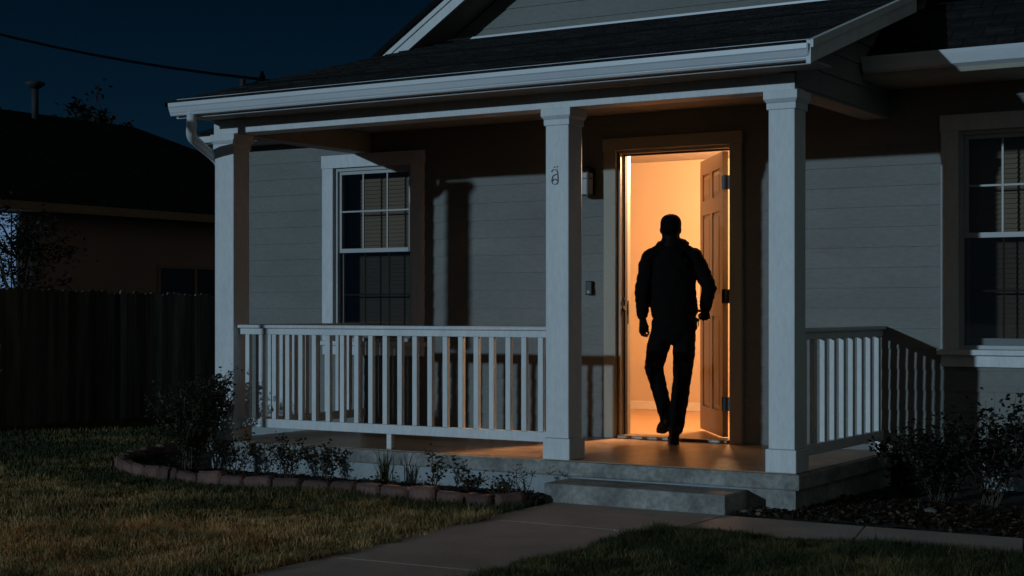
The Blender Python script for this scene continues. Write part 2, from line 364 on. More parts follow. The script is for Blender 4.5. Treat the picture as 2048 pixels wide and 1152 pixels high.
# downspout with a swept elbow
b = MB(); pts = [(-2.95,-.41,2.572)]
for k in range(0,9): 
    t = k/8; a = t*PI/2*.72
    pts.append((-2.95-.05*t, -.41+.10*(1-math.cos(a))*1.2, 2.47-.10*math.sin(a)))
pts += [(-3.07,-.16,2.335),(-3.12,.0,2.285),(-3.122,.06,2.24),(-3.116,.09,2.18),(-3.116,.09,.02),(-3.116,.09,-.12),(-3.116,.09,-.20)]
b.tube(pts, [.040]*(len(pts)-6)+[.036,.030,.024,.022,.022,.022], 12); ds = b.build('downspout', M['gutter'], house, smooth=True)
MB().box(-3.142,-3.092,.060,.065,1.2,1.225).build('strap', M['gutter'], ds)

# posts
def post(xa, xb, number=False):
    b = MB()
    b.box(xa,xb,0.0,.19,.15,2.372)
    p = b.build('post', M['trim'], house, .006)
    MB().box(xa-.016,xb+.016,-.016,.206,.0,.1495).build('plinth', M['trim'], p, .006)
    c = MB(); c.box(xa-.010,xb+.010,-.010,.200,2.33,2.372)
    o = .010
    c.hexa([(xa-o,-o,2.372),(xb+o,-o,2.372),(xb+o,.19+o,2.372),(xa-o,.19+o,2.372),(xa-.026,-.026,2.395),(xb+.026,-.026,2.395),(xb+.026,.216,2.395),(xa-.026,.216,2.395)])
    c.box(xa-.026,xb+.026,-.026,.216,2.395,2.4495)
    c.build('capital', M['trim'], p, .003)
    return p
post(-3.09,-2.89); pm = post(0.005,.19); post(1.672,1.852)
# house number: hooked top stroke and closed bowl of bent metal
ox, oz = .052, 1.885; sc_ = .00405/17.7*1.0
def gp(u, v): return (ox+(u-340)*.00022, -.006, 2.045-(v-290)*.00022)
b = MB()
b.tube([gp(358,470),gp(372,425),gp(420,392),(gp(480,395)),gp(540,425),gp(572,480),gp(580,560),gp(590,680),gp(585,800),gp(545,850),gp(470,862),gp(395,838),gp(362,770),gp(372,680),gp(410,600),gp(465,560),gp(540,548)], .0026, 6)
b.tube([gp(430,325),gp(455,308),gp(490,312)], .0023, 6); b.tube([gp(545,330),gp(560,300),gp(580,297)], .0023, 6); b.tube([gp(545,380),gp(570,395)], .0023, 6)
b.tube([gp(395,760),gp(440,700),gp(500,690),gp(545,750)], .0028, 6)
b.build('house_number', M['number'], pm, smooth=True)
# porch slab
b = MB(); b.box(-3.14,1.90,-.045,WY+.0,-.106,-.004)
sl = b.build('porch_slab', M['concrete'], house, .012)
MB().box(-3.10,1.86,.0,WY-.005,-.0038,.0).build('porch_floor', M['deck'], house)
MB().box(-3.11,1.55,-.012,WY-.01,G-.1,-.108).build('porch_base', M['found'], house)
MB().box(1.552,1.865,-.018,WY-.01,G-.1,-.1085).build('porch_base_block', M['concrete'], house)

# railings
def railing_x(x0, x1, y, xs):
    b = MB(); r = empty_child('railing', house)
    MB().box(x0-.03,x1,y-.045,y+.045,.897,.925).build('cap_rail', M['trim'], r, .008)
    MB().box(x0,x1,y-.02,y+.02,.848,.8965).build('top_rail', M['trim'], r, .003)
    MB().box(x0,x1,y-.025,y+.025,.112,.182).build('bottom_rail', M['trim'], r, .004)
    MB().box(-1.42,-1.375,y-.022,y+.022,0,.1115).build('foot_block', M['trim'], r, .003)
    for i, x in enumerate(xs):
        d = random.uniform(-.003,.003)
        MB().box(x-.021+d,x+.021+d,y-.018,y+.018,.1825,.8475).build('baluster', M['trim'], r, .003)
def empty_child(name, parent, label=None):
    o = bpy.data.objects.new(name, None); C.objects.link(o); o.parent = parent
    if label: o['label'] = label
    return o
railing_x(-2.888, .003, .08, [-2.80+.1362*i for i in range(21)])
def railing_y(x, y0, y1, n, label=None):
    r = empty_child('side_railing', house, label)
    MB().box(x-.045,x+.045,y0,y1,.897,.925).build('cap_rail', M['trim'], r, .008)
    MB().box(x-.02,x+.02,y0,y1,.848,.8965).build('top_rail', M['trim'], r, .003)
    MB().box(x-.025,x+.025,y0,y1,.085,.155).build('bottom_rail', M['trim'], r, .004)
    MB().box(x-.02,x+.02,y1-.07,y1-.03,0,.0845).build('foot_block', M['trim'], r, .003)
    for i in range(n):
        y = y0+(i+.6)*(y1-y0)/n
        MB().box(x-.018,x+.018,y-.024,y+.024,.1555,.8475).build('baluster', M['trim'], r, .003)
railing_y(1.79, .192, WY-.016, 9)
railing_y(-3.0, .192, WY-.016, 11)

# windows
def window(H, nx):
    x0,x1,z0,z1 = H; f = MB()
    w = .125
    f.box(x0-w,x0,WY-.045,WY+.002,z0+.0,z1); f.box(x1,x1+w,WY-.045,WY+.002,z0,z1)
    f.box(x0-w-.006,x1+w+.006,WY-.05,WY+.002,z1+.0005,z1+.118)
    fo = f.build('window', M['trim'], house, .003)
    s = MB(); s.box(x0-w-.02,x1+w+.02,WY-.085,WY+.002,z0-.04,z0-.0005); s.box(x0-w,x1+w,WY-.04,WY+.002,z0-.125,z0-.0405)
    s.build('sill', M['trim'], fo, .004)
    s = MB(); d = .03
    s.box(x0+.001,x0+d,WY-.01,WY+.09,z0+.001,z1-.001); s.box(x1-d,x1-.001,WY-.01,WY+.09,z0+.001,z1-.001); s.box(x0+d,x1-d,WY-.01,WY+.09,z1-d,z1-.001); s.box(x0+d,x1-d,WY-.01,WY+.09,z0+.001,z0+d)
    s.build('frame', M['vinyl'], fo, .002)
    zm = z0+.80; a, b_ = x0+d+.0005, x1-d-.0005
    s = MB(); e = .03     # upper sash, forward
    s.box(a,a+e,WY+.012,WY+.036,zm,z1-d-.001); s.box(b_-e,b_,WY+.012,WY+.036,zm,z1-d-.001); s.box(a+e,b_-e,WY+.012,WY+.036,z1-d-e,z1-d-.001); s.box(a+e,b_-e,WY+.008,WY+.04,zm,zm+.038)
    us = s.build('upper_sash', M['vinyl'], fo, .002)
    s = MB(); m = .007
    for i in range(1,nx): xx = a+(b_-a)*i/nx; s.box(xx-m,xx+m,WY+.018,WY+.030,zm+.0385,z1-d-e-.0005)
    zz = (zm+.038+z1-d-e)/2; s.box(a+e+.0005,b_-e-.0005,WY+.0165,WY+.0175,zz-m,zz+m)
    s.build('muntin', M['vinyl'], fo)
    MB().box(a+e,b_-e,WY+.022,WY+.026,zm+.038,z1-d-e).build('upper_pane', M['glass'], fo)
    s = MB()
    lm = MB(); s.box(a,a+e,WY+.044,WY+.07,z0+d+.001,zm+.03); s.box(b_-e,b_,WY+.044,WY+.07,z0+d+.001,zm+.03); s.box(a+e,b_-e,WY+.044,WY+.07,z0+d+.001,z0+d+.05); s.box(a+e,b_-e,WY+.044,WY+.07,zm+.001,zm+.03)
    for i in range(1,nx): xx = a+(b_-a)*i/nx; lm.box(xx-m,xx+m,WY+.050,WY+.054,z0+d+.0505,zm+.0005)
    zz = (z0+zm)/2+.02; lm.box(a+e+.0005,b_-e-.0005,WY+.0485,WY+.0495,zz-m,zz+m)
    s.build('lower_sash', M['vinyl'], fo); lm.build('lower_muntin', M['seal'], fo)
    MB().box(a+.002,b_-.002,WY+.018,WY+.020,z0+d+.002,zm-.001).build('screen', M['screen'], fo)
    MB().box(a+e,b_-e,WY+.055,WY+.058,z0+d+.05,zm).build('lower_pane', M['glass'], fo)
    # blinds hang inside
    s = MB(); z = z1-.03; yb = WY+.21; xl, xr = (x0-.02 if x1 < 0 else x0-.15), x1+.1
    while z > z0+.05:
        s.add([(xl,yb-.009,z-.020),(xr,yb-.009,z-.020),(xr,yb+.007,z+.018),(xl,yb+.007,z+.018)], [(0,1,2,3)])
        z -= .036
    s.build('blind', M['blind'], fo)
    # curtain panel at the left of the window
    s = MB(); n = 14
    cx = [x0-.28+.36*i/n for i in range(n+1)]
    for i in range(n):
        ya, yb2 = WY+.33+.02*math.sin(i*1.9), WY+.33+.02*math.sin((i+1)*1.9)
        s.add([(cx[i],ya,z0-.1),(cx[i+1],yb2,z0-.1),(cx[i+1],yb2,z1),(cx[i],ya,z1)], [(0,1,2,3)])
    s.build('curtain', M['dark'], fo)
    # dim room behind the window
    s = MB(); X0,X1,Y0,Y1,Z0,Z1 = x0-.30,x1+.22 if x1 < 0 else x1+.4,WY+.102,WY+.9,.3,2.6
    s.add([(X0,Y0,Z0),(X1,Y0,Z0),(X1,Y1,Z0),(X0,Y1,Z0),(X0,Y0,Z1),(X1,Y0,Z1),(X1,Y1,Z1),(X0,Y1,Z1)], [(0,1,2,3),(4,7,6,5),(1,5,6,2),(2,6,7,3),(3,7,4,0)])
    s.build('window_room', M['dark'], house)
    return fo
window(WL, 3); window(WR, 3)

# door frame, open door, threshold
x0,x1,z1 = -.415,.588,2.335
f = MB(); f.box(-.525,x0-.001,WY-.045,WY+.002,0.001,2.335); f.box(x1+.001,.69,WY-.045,WY+.002,0.001,2.335); f.box(-.532,.697,WY-.05,WY+.002,2.3355,2.435)
df = f.build('door_frame', M['dtrim'], house, .003)
f = MB(); f.box(x0,x0+.03,WY-.012,WY+.16,.0,2.334); f.box(x1-.008,x1,WY-.012,WY+.16,0,2.334); f.box(x0+.03,x1-.008,WY-.012,WY+.16,2.31,2.334)
f.build('jamb', M['jamb'], df, .002)
f = MB(); f.box(x0+.0305,x0+.043,WY+.045,WY+.085,.03,2.309); f.box(x0+.031,x1-.010,WY+.045,WY+.085,2.297,2.3095); f.box(x0+.004,x0+.012,WY-.018,WY-.0125,.03,2.32)
f.build('door_stop', M['seal'], df)
f = MB(); f.box(x0+.02,x1-.01,WY-.06,WY+.15,.001,.028)
f.build('threshold', mat('threshold_metal', (.16,.13,.10), rough=.35, metal=.6), df, .006)
f = MB(); f.box(x0+.031,x0+.034,WY+.09,WY+.125,.93,1.12); f.box(x0+.0305,x0+.046,WY+.088,WY+.10,1.00,1.10); f.tube([(x0+.03,WY+.03,1.13),(x0+.05,WY+.03,1.13)], .012, 8); f.tube([(x0+.03,WY+.03,1.05),(x0+.055,WY+.02,1.06)], .02, 8)
f.build('strike_plate', M['hinge'], df)
ang = math.radians(54); hx, hy = .455, 1.985
door = bpy.data.objects.new('front_door', None); C.objects.link(door); door.parent = house
door['label'] = 'brown six-panel door swung open into the house'
dx, dy = Vector((-math.cos(ang), math.sin(ang), 0)), Vector((-math.sin(ang), -math.cos(ang), 0))  # dy = outward face normal
door.matrix_local = Matrix(((dx.x,-dy.x,0,hx),(dx.y,-dy.y,0,hy),(0,0,1,.035),(0,0,0,1)))
Wd, Hd, T = .93, 2.265, .044
# local x along leaf, local y: 0..T (face at y=0 towards the visitor), z up
cols = [(.115,.415),(.515,.815)]; rows = [(.20,.96),(1.12,1.80),(1.92,2.14)]
b = MB(); holes = [(c[0],c[1],r[0],r[1]) for c in cols for r in rows]
wall_with_holes(b, 0, Wd, 0, Hd, 0, T, [])
b2 = MB()
xs = sorted({0,Wd,*[c for q in cols for c in q]})
for a, c in zip(xs[:-1], xs[1:]):
    hz = sorted([(h[2],h[3]) for h in holes if h[0] <= a+1e-6 and h[1] >= c-1e-6]); z = 0
    for p, q in hz: b2.box(a,c,0,T,z,p); z = q
    b2.box(a,c,0,T,z,Hd)
b2.build('leaf', M['door'], door)
for (a,c,p,q) in holes:
    b = MB(); m = .014
    b.box(a,c,.012,T-.012,p,q)
    i = .045
    b.add([(a+m,.0119,p+m),(c-m,.0119,p+m),(c-m,.0119,q-m),(a+m,.0119,q-m),(a+i,.002,p+i),(c-i,.002,p+i),(c-i,.002,q-i),(a+i,.002,q-i)], [(4,5,6,7),(0,1,5,4),(1,2,6,5),(2,3,7,6),(3,0,4,7)])
    b.build('panel', M['door'], door)
b = MB(); b.tube([(.87,-.0,1.0),(.87,-.035,1.0)], .012, 10); b.tube([(.87,-.035,1.0),(.87,-.06,1.0)], .026, 12); b.tube([(.87,T,1.0),(.87,T+.05,1.0)], .012, 10)
b.build('handle', M['hinge'], door, smooth=True)
for z in (.30,1.15,2.05):
    b = MB(); b.box(.462,.579,WY+.094,WY+.100,z-.055,z+.055); b.tube([(.500,WY+.086,z-.058),(.500,WY+.086,z+.058)], .011, 8)
    b.build('hinge', M['hinge'], df)
# the room behind the door
X0,X1,Y0,Y1,Z0,Z1 = -2.32,1.25,WY+.102,5.02,.012,2.56
b = MB(); b.add([(X0,Y0,Z0),(X0,Y1,Z0),(X0,Y1,Z1),(X0,Y0,Z1),(X1,Y0,Z0),(X1,Y1,Z0),(X1,Y1,Z1),(X1,Y0,Z1)], [(0,1,2,3),(4,7,6,5),(1,5,6,2)])
# inner face of the front wall around the opening
for q in ((X0,DR[0],Z0,Z1),(DR[1],X1,Z0,Z1),(DR[0],DR[1],DR[3],Z1)): b.add([(q[0],Y0,q[2]),(q[1],Y0,q[2]),(q[1],Y0,q[3]),(q[0],Y0,q[3])], [(0,3,2,1)])
b.build('room_wall', M['room'], house)
MB().add([(X0,Y0,Z1),(X1,Y0,Z1),(X1,Y1,Z1),(X0,Y1,Z1)], [(0,3,2,1)]).build('room_ceiling', M['ceil'], house)
MB().box(X0,X1,WY+.085,Y1,-.05,Z0).build('room_floor', M['oak'], house)
b = MB(); b.box(X0,X1,Y1-.014,Y1-.0005,Z0,.10); b.box(X0+.0005,X0+.014,Y0,Y1-.015,Z0,.10); b.build('baseboard', M['base'], house, .004)

# lantern and bell on the wall
lan = empty('wall_lantern', 'black square lantern with frosted glass on the wall left of the door, unlit', 'wall lamp', (-.655,WY-.012,2.09))
def local(mbx, loc):
    mbx.v = [(x-loc[0],y-loc[1],z-loc[2]) for x,y,z in mbx.v]; return mbx
L0 = (-.655,WY-.012,2.09)
b = MB(); b.box(-.695,-.615,WY-.03,WY-.014,2.05,2.20); b.tube([(-.655,WY-.03,2.17),(-.655,WY-.08,2.19),(-.655,WY-.11,2.185)], .012, 8); local(b,L0).build('bracket', M['black'], lan, .003)
b = MB(); cx, cy = -.655, WY-.115
b.hexa([(cx-.068,cy-.068,2.165),(cx+.068,cy-.068,2.165),(cx+.068,cy+.068,2.165),(cx-.068,cy+.068,2.165),(cx-.03,cy-.03,2.215),(cx+.03,cy-.03,2.215),(cx+.03,cy+.03,2.215),(cx-.03,cy+.03,2.215)])
local(b,L0).build('hood', M['black'], lan, .003)
b = MB()
for sx in (-1,1):
    for sy in (-1,1): b.box(cx+sx*.052-.008,cx+sx*.052+.008,cy+sy*.052-.008,cy+sy*.052+.008,1.985,2.165)
b.box(cx-.058,cx+.058,cy-.058,cy+.058,1.975,1.985)
for zz in (2.11,): b.box(cx-.057,cx+.057,cy-.0585,cy-.055,zz,zz+.006); b.box(cx+.055,cx+.0585,cy-.055,cy+.055,zz,zz+.006)
local(b,L0).build('cage', M['black'], lan)
local(MB().box(cx-.046,cx+.046,cy-.046,cy+.046,1.986,2.16),L0).build('glass', mat('frosted_glass', (.26,.24,.215), rough=.35), lan)
bell = empty('doorbell', 'small black doorbell camera mounted on the siding left of the door', 'doorbell', (-.665,WY-.012,1.22))
L1 = (-.665,WY-.012,1.22)
local(MB().box(-.695,-.635,WY-.045,WY-.013,1.165,1.28),L1).build('housing', M['black'], bell, .006)
b = MB(); b.tube([(-.665,WY-.0455,1.19),(-.665,WY-.049,1.19)], .013, 14); local(b,L1).build('button', M['number'], bell)

# ceiling lamp inside and its light
LP = (-.05,3.15,2.50)
cl = empty('ceiling_lamp', 'round warm glass ceiling lamp lighting the room behind the door', 'ceiling lamp', LP)
b = MB(); b.tube([(0,0,.059),(0,0,.045)], .17, 24); b.build('lamp_base', M['base'], cl)
b = MB(); b.tube([(0,0,.044),(0,0,.03),(0,0,.01),(0,0,-.005)], [.155,.15,.11,.03], 24); b.build('lamp_glass', M['bulb'], cl, smooth=True)

# added box on a pole, out of view left, to cast the wall shadow
lp = empty('added_shadow_post', 'added white box with a square cap on a thin pole, casting a shadow on the wall', 'shadow caster', (-3.455,-2.30,G))
MB().box(-.02,.02,-.02,.02,-.1,1.559).build('pole', M['pipe'], lp)
MB().box(-.105,.105,-.08,.08,1.56,2.93).build('post', M['trim'], lp, .006)
b = MB(); b.box(-.125,.125,-.10,.10,2.931,2.96); b.box(-.14,.14,-.11,.11,2.961,3.02); b.build('cap', M['trim'], lp, .004)
# porch step
b = MB(); b.box(.215,1.54,-.38,-.019,G-.05,-.118)
tag(b.build('porch_step', M['concrete'], None, .012), 'worn grey concrete step below the porch opening', 'step')

# ------------------------------------------------------------------ ground, path, beds
b = MB(); b.add([(-160,-120,G-.012),(160,-120,G-.012),(160,200,G-.012),(-160,200,G-.012)], [(0,1,2,3)])
tag(b.build('ground', M['earth']), kind='structure')
def slabs(name, polys, m, top):
    b = MB()
    for p in polys: b.prism(p, G-.10, top)
    return tag(b.build(name, m, None, .006), kind='structure')
j = .004
slabs('path', [[(.30,-1.325),(1.53,-1.325),(1.545,-.385),(.30,-.385)], [(.46,-2.99),(1.46,-2.95),(1.525,-1.333),(.33,-1.333)], [(.50,-5.2),(1.40,-5.2),(1.455,-2.958),(.465,-2.998)]], M['path'], G+.008)
slabs('side_walk', [[(1.552,-1.11),(2.62,-1.12),(2.45,-.40),(1.552,-.39)], [(2.628,-1.12),(3.55,-1.12),(3.38,-.40),(2.458,-.40)], [(3.558,-1.12),(4.6,-1.12),(4.5,-.42),(3.388,-.40)]], M['path'], G+.007)
bedpoly = [(-4.40,1.80),(-4.42,.66),(-4.28,.2),(-3.92,-.22),(-3.35,-.55),(-2.68,-.70),(-2.05,-.70),(-1.24,-.60),(-.54,-.66),(.05,-.72),(.22,-.50),(.21,-.02),(-3.1,-.02),(-3.1,1.80)]
def rough_sheet(name, poly, z, m, amp=.015, step=.05):
    xs = [p[0] for p in poly]; ys = [p[1] for p in poly]
    def inside(x,y):
        c = False; n = len(poly)
        for i in range(n):
            xa,ya = poly[i]; xb,yb = poly[i-1]
            if (ya > y) != (yb > y) and x < (xb-xa)*(y-ya)/(yb-ya)+xa: c = not c
        return c
    b = MB(); idx = {}; x0, y0 = min(xs), min(ys)
    nx, ny = int((max(xs)-x0)/step)+1, int((max(ys)-y0)/step)+1
    def vid(i,k):
        if (i,k) not in idx:
            x, y = x0+i*step, y0+k*step
            h = mnoise.noise(Vector((x*7,y*7,3)))*amp+mnoise.noise(Vector((x*23,y*23,9)))*amp*.7
            idx[i,k] = len(b.v); b.v.append((x,y,z+h+amp))
        return idx[i,k]
    for i in range(nx):
        for k in range(ny):
            if inside(x0+(i+.5)*step, y0+(k+.5)*step): b.f.append((vid(i,k),vid(i+1,k),vid(i+1,k+1),vid(i,k+1)))
    return tag(b.build(name, m, None, smooth=True), kind='structure')
rough_sheet('flower_bed_soil', bedpoly, G+.0, M['soil'])
bed2 = [(1.90,-.36),(4.8,-.38),(4.8,1.84),(1.90,1.84)]
rough_sheet('mulch_bed', bed2, G-.003, M['soil'])
rough_sheet('mulch_strip', [(1.555,-.37),(1.90,-.37),(1.90,-.03),(1.555,-.03)], G-.004, M['soil'])

# edging blocks
curve = [(-4.42,.95),(-4.43,.62),(-4.30,.20),(-3.95,-.20),(-3.40,-.54),(-2.68,-.73),(-2.05,-.74),(-1.24,-.64),(-.54,-.70),(-.10,-.76),(.06,-.74),(.17,-.60),(.20,-.44)]
def along(curve):
    P = [Vector((*p,0)) for p in curve]; out = []
    for i in range(len(P)-1):
        n = max(2,int((P[i+1]-P[i]).length/.01))
        for k in range(n): out.append(P[i].lerp(P[i+1],k/n))
    out.append(P[-1]); return out
pl = along(curve); s = 0; start = 0; seg = []; acc = 0
tgt = .235
for i in range(1,len(pl)):
    acc += (pl[i]-pl[i-1]).length
    if acc > tgt: seg.append((pl[start],pl[i])); start = i; acc = 0; tgt = random.uniform(.21,.25)
nb = len(seg)
def ordinal(n): return {1:'first',2:'second',3:'third',4:'fourth',5:'fifth',6:'sixth',7:'seventh',8:'eighth',9:'ninth',10:'tenth',11:'eleventh',12:'twelfth',13:'thirteenth',14:'fourteenth',15:'fifteenth',16:'sixteenth',17:'seventeenth',18:'eighteenth',19:'nineteenth',20:'twentieth',21:'twenty-first',22:'twenty-second',23:'twenty-third',24:'twenty-fourth',25:'twenty-fifth',26:'twenty-sixth',27:'twenty-seventh',28:'twenty-eighth',29:'twenty-ninth',30:'thirtieth'}[n]
for i, (a, c) in enumerate(seg):
    mid = (a+c)/2; d = (c-a); L_ = d.length-.012; th = math.atan2(d.y,d.x)+random.uniform(-.05,.05)
    w, h = .095, random.uniform(.083,.102)
    bm = bmesh.new(); bmesh.ops.create_cube(bm, size=1)
    bmesh.ops.scale(bm, vec=(L_,w,h+.05), verts=bm.verts)
    bmesh.ops.bevel(bm, geom=bm.edges[:], offset=.014, segments=2, affect='EDGES')
    bmesh.ops.subdivide_edges(bm, edges=[e for e in bm.edges if e.calc_length() > .05], cuts=5, use_grid_fill=True)
    for v in bm.verts:
        q = v.co*9+Vector((i*7.3,0,0)); v.co += Vector((mnoise.noise(q),mnoise.noise(q+Vector((5,0,0))),mnoise.noise(q+Vector((0,8,0)))))*.006
        q = v.co*30+Vector((i*3.1,0,0)); v.co += Vector((mnoise.noise(q),mnoise.noise(q+Vector((5,0,0))),mnoise.noise(q+Vector((0,8,0)))))*.003
    me = bpy.data.meshes.new('edging_block'); bm.to_mesh(me); bm.free(); me.materials.append(M['brick'])
    for p in me.polygons: p.use_smooth = True
    o = bpy.data.objects.new('edging_block', me); C.objects.link(o)
    o.location = (mid.x,mid.y,G+(h+.05)/2-.058+random.uniform(-.012,.008)); o.rotation_euler = (random.uniform(-.12,.12),random.uniform(-.07,.07),th+random.uniform(-.05,.05))
    fromstep = nb-i
    lab = 'pinkish edging block, %s from the step along the bed' % ordinal(fromstep) if fromstep <= nb//2 else 'pinkish edging block, %s from the bed\'s far left end' % ordinal(i+1)
    tag(o, lab, 'edging block', 'edging blocks round the flower bed')

# ------------------------------------------------------------------ grass
CAM = np.array([5.612,-9.431])
def in_poly(px, py, poly):
    c = np.zeros(len(px), bool); n = len(poly)
    for i in range(n):
        xa,ya = poly[i]; xb,yb = poly[i-1]
        with np.errstate(divide='ignore', invalid='ignore'):
            t = ((ya > py) != (yb > py)) & (px < (xb-xa)*(py-ya)/(yb-ya+1e-12)+xa)
        c ^= t
    return c
def vnoise(x, y, f, seed):
    r = np.random.default_rng(seed); T = r.random((128,128))
    X, Y = x*f, y*f; xi, yi = np.floor(X).astype(int), np.floor(Y).astype(int); fx, fy = X-xi, Y-yi
    fx = fx*fx*(3-2*fx); fy = fy*fy*(3-2*fy); g_ = lambda a,b: T[a%128,b%128]
    return (g_(xi,yi)*(1-fx)+g_(xi+1,yi)*fx)*(1-fy)+(g_(xi,yi+1)*(1-fx)+g_(xi+1,yi+1)*fx)*fy
def blades(name, n, region, keepout, label, hmin=.03, hmax=.065, dk=.48):
    x = rng.uniform(region[0],region[1],n); y = rng.uniform(region[2],region[3],n)
    d = np.hypot(x-CAM[0], y-CAM[1])
    keep = rng.random(n) < np.minimum(1,(8.0/d)**2.2)
    edge = (vnoise(x,y,7,3)-.5)*.10
    for poly in keepout: keep &= ~in_poly(x+edge, y+edge*.6, poly)
    # thin bare patches
    keep &= rng.random(n) < np.clip(-.15+2.0*(vnoise(x,y,2.6,11)*.6+vnoise(x,y,9,12)*.4),.06,1)
    x, y, d = x[keep], y[keep], d[keep]; n = len(x)
    cl = vnoise(x,y,1.7,5)*.5+vnoise(x,y,5.5,6)*.3+vnoise(x,y,14,7)*.2
    h = rng.uniform(hmin,hmax,n)*(.15+1.5*cl)*(1+.5*(rng.random(n) > .985))
    wdt = rng.uniform(.0013,.0026,n)*np.clip(d/8,1,2.5)
    a = rng.uniform(0,2*PI,n); la = rng.uniform(0,2*PI,n); lean = h*rng.uniform(.1,.75,n)
    cx, cy = np.cos(a)*wdt, np.sin(a)*wdt; lx, ly = np.cos(la)*lean, np.sin(la)*lean
    z0 = np.full(n, G-.012)
    V = np.empty((n,5,3))
    V[:,0] = np.stack([x-cx,y-cy,z0],1); V[:,1] = np.stack([x+cx,y+cy,z0],1)
    V[:,2] = np.stack([x+cx*.8+lx*.35,y+cy*.8+ly*.35,z0+h*.6],1); V[:,3] = np.stack([x-cx*.8+lx*.35,y-cy*.8+ly*.35,z0+h*.6],1)
    V[:,4] = np.stack([x+lx,y+ly,z0+h],1)
    me = bpy.data.meshes.new(name); me.vertices.add(n*5); me.vertices.foreach_set('co', V.reshape(-1))
    base = (np.arange(n)*5)[:,None]
    loops = np.concatenate([base+np.array([0,1,2,3]), base+np.array([3,2,4])],1).reshape(-1)
    me.loops.add(n*7); me.loops.foreach_set('vertex_index', loops.astype(np.int32))
    me.polygons.add(n*2); st = (np.arange(n)*7)[:,None]+np.array([0,4]); me.polygons.foreach_set('loop_start', st.reshape(-1).astype(np.int32))
    me.polygons.foreach_set('loop_total', np.tile([4,3],n).astype(np.int32)); me.update(calc_edges=True)
    # tone: green to straw, drier towards the path; pool of door light painted in
    dry = np.clip((-.85-y)/.8,0,1)*dk + (vnoise(x,y,1.3,21)-.45)*.55
    tone = np.clip(.08+dry+(vnoise(x,y,4.2,22)-.5)*.55+(vnoise(x,y,12,23)-.5)*.3+.22*np.exp(-((x+.3)**2/.9+(y+1.15)**2/.06))+rng.normal(0,.13,n), 0, 1)
    at = me.attributes.new('tone','FLOAT','POINT'); at.data.foreach_set('value', np.repeat(tone,5).astype(np.float32))
    me.materials.append(M['grass'])
    o = bpy.data.objects.new(name, me); C.objects.link(o); tag(o, label, 'grass', kind='stuff'); return o
pathpoly = [(.30,-.38),(.31,-1.0),(.40,-1.35),(.48,-3.0),(.50,-5.3),(1.40,-5.3),(1.46,-3.0),(1.50,-1.14),(4.7,-1.14),(4.7,-.3),(.3,-.3)]
bedout = [(-4.47,1.84),(-4.49,.64),(-4.36,.16),(-4.0,-.26),(-3.43,-.61),(-2.68,-.80),(-2.05,-.81),(-1.24,-.71),(-.54,-.77),(-.10,-.83),(.10,-.82),(.30,-.6),(.3,-.02),(-3.1,-.02),(-3.1,1.84)]
housep = [(-4.6,1.8),(5.3,1.8),(5.3,7.5),(-4.6,7.5)]
right = [(1.5,-.4),(5.3,-.4),(5.3,1.85),(1.5,1.85)]
blades('lawn_grass', 1250000, (-9.2,.50,-4.6,7.5), [pathpoly,bedout,housep], 'patchy lawn of green and straw coloured grass left of the path')
blades('front_grass', 420000, (1.30,4.6,-4.2,-1.0), [pathpoly], 'dark tufted grass in front of the side walk', .035,.075,.12)

# ------------------------------------------------------------------ foliage
def leaf_mesh(name, centers, size, m, parent, norm_up=.3, tones=None):
    n = len(centers); c = np.array(centers); 
    u = rng.normal(size=(n,3)); u[:,2] *= .6; u /= np.linalg.norm(u,axis=1)[:,None]
    w = rng.normal(size=(n,3)); w -= (w*u).sum(1)[:,None]*u; w /= np.linalg.norm(w,axis=1)[:,None]
    nn = np.cross(u,w); s = size*rng.uniform(.55,1.25,n)[:,None]
    V = np.stack([c-u*s*.5, c+w*s*.26+nn*s*.06, c+u*s*.55, c-w*s*.26+nn*s*.06],1)
    me = bpy.data.meshes.new(name); me.vertices.add(n*4); me.vertices.foreach_set('co', V.reshape(-1))
    b_ = (np.arange(n)*4)[:,None]; loops = np.concatenate([b_+np.array([0,1,2]), b_+np.array([0,2,3])],1).reshape(-1)
    me.loops.add(n*6); me.loops.foreach_set('vertex_index', loops.astype(np.int32)); me.polygons.add(n*2)
    me.polygons.foreach_set('loop_start', (np.arange(n*2)*3).astype(np.int32)); me.polygons.foreach_set('loop_total', np.full(n*2,3,np.int32)); me.update(calc_edges=True)
    t = rng.beta(1.6,3.2,n) if tones is None else tones
    at = me.attributes.new('tone','FLOAT','POINT'); at.data.foreach_set('value', np.repeat(t,4).astype(np.float32))
    me.materials.append(m); o = bpy.data.objects.new(name, me); C.objects.link(o)
    if parent is not None: o.parent = parent
    return o
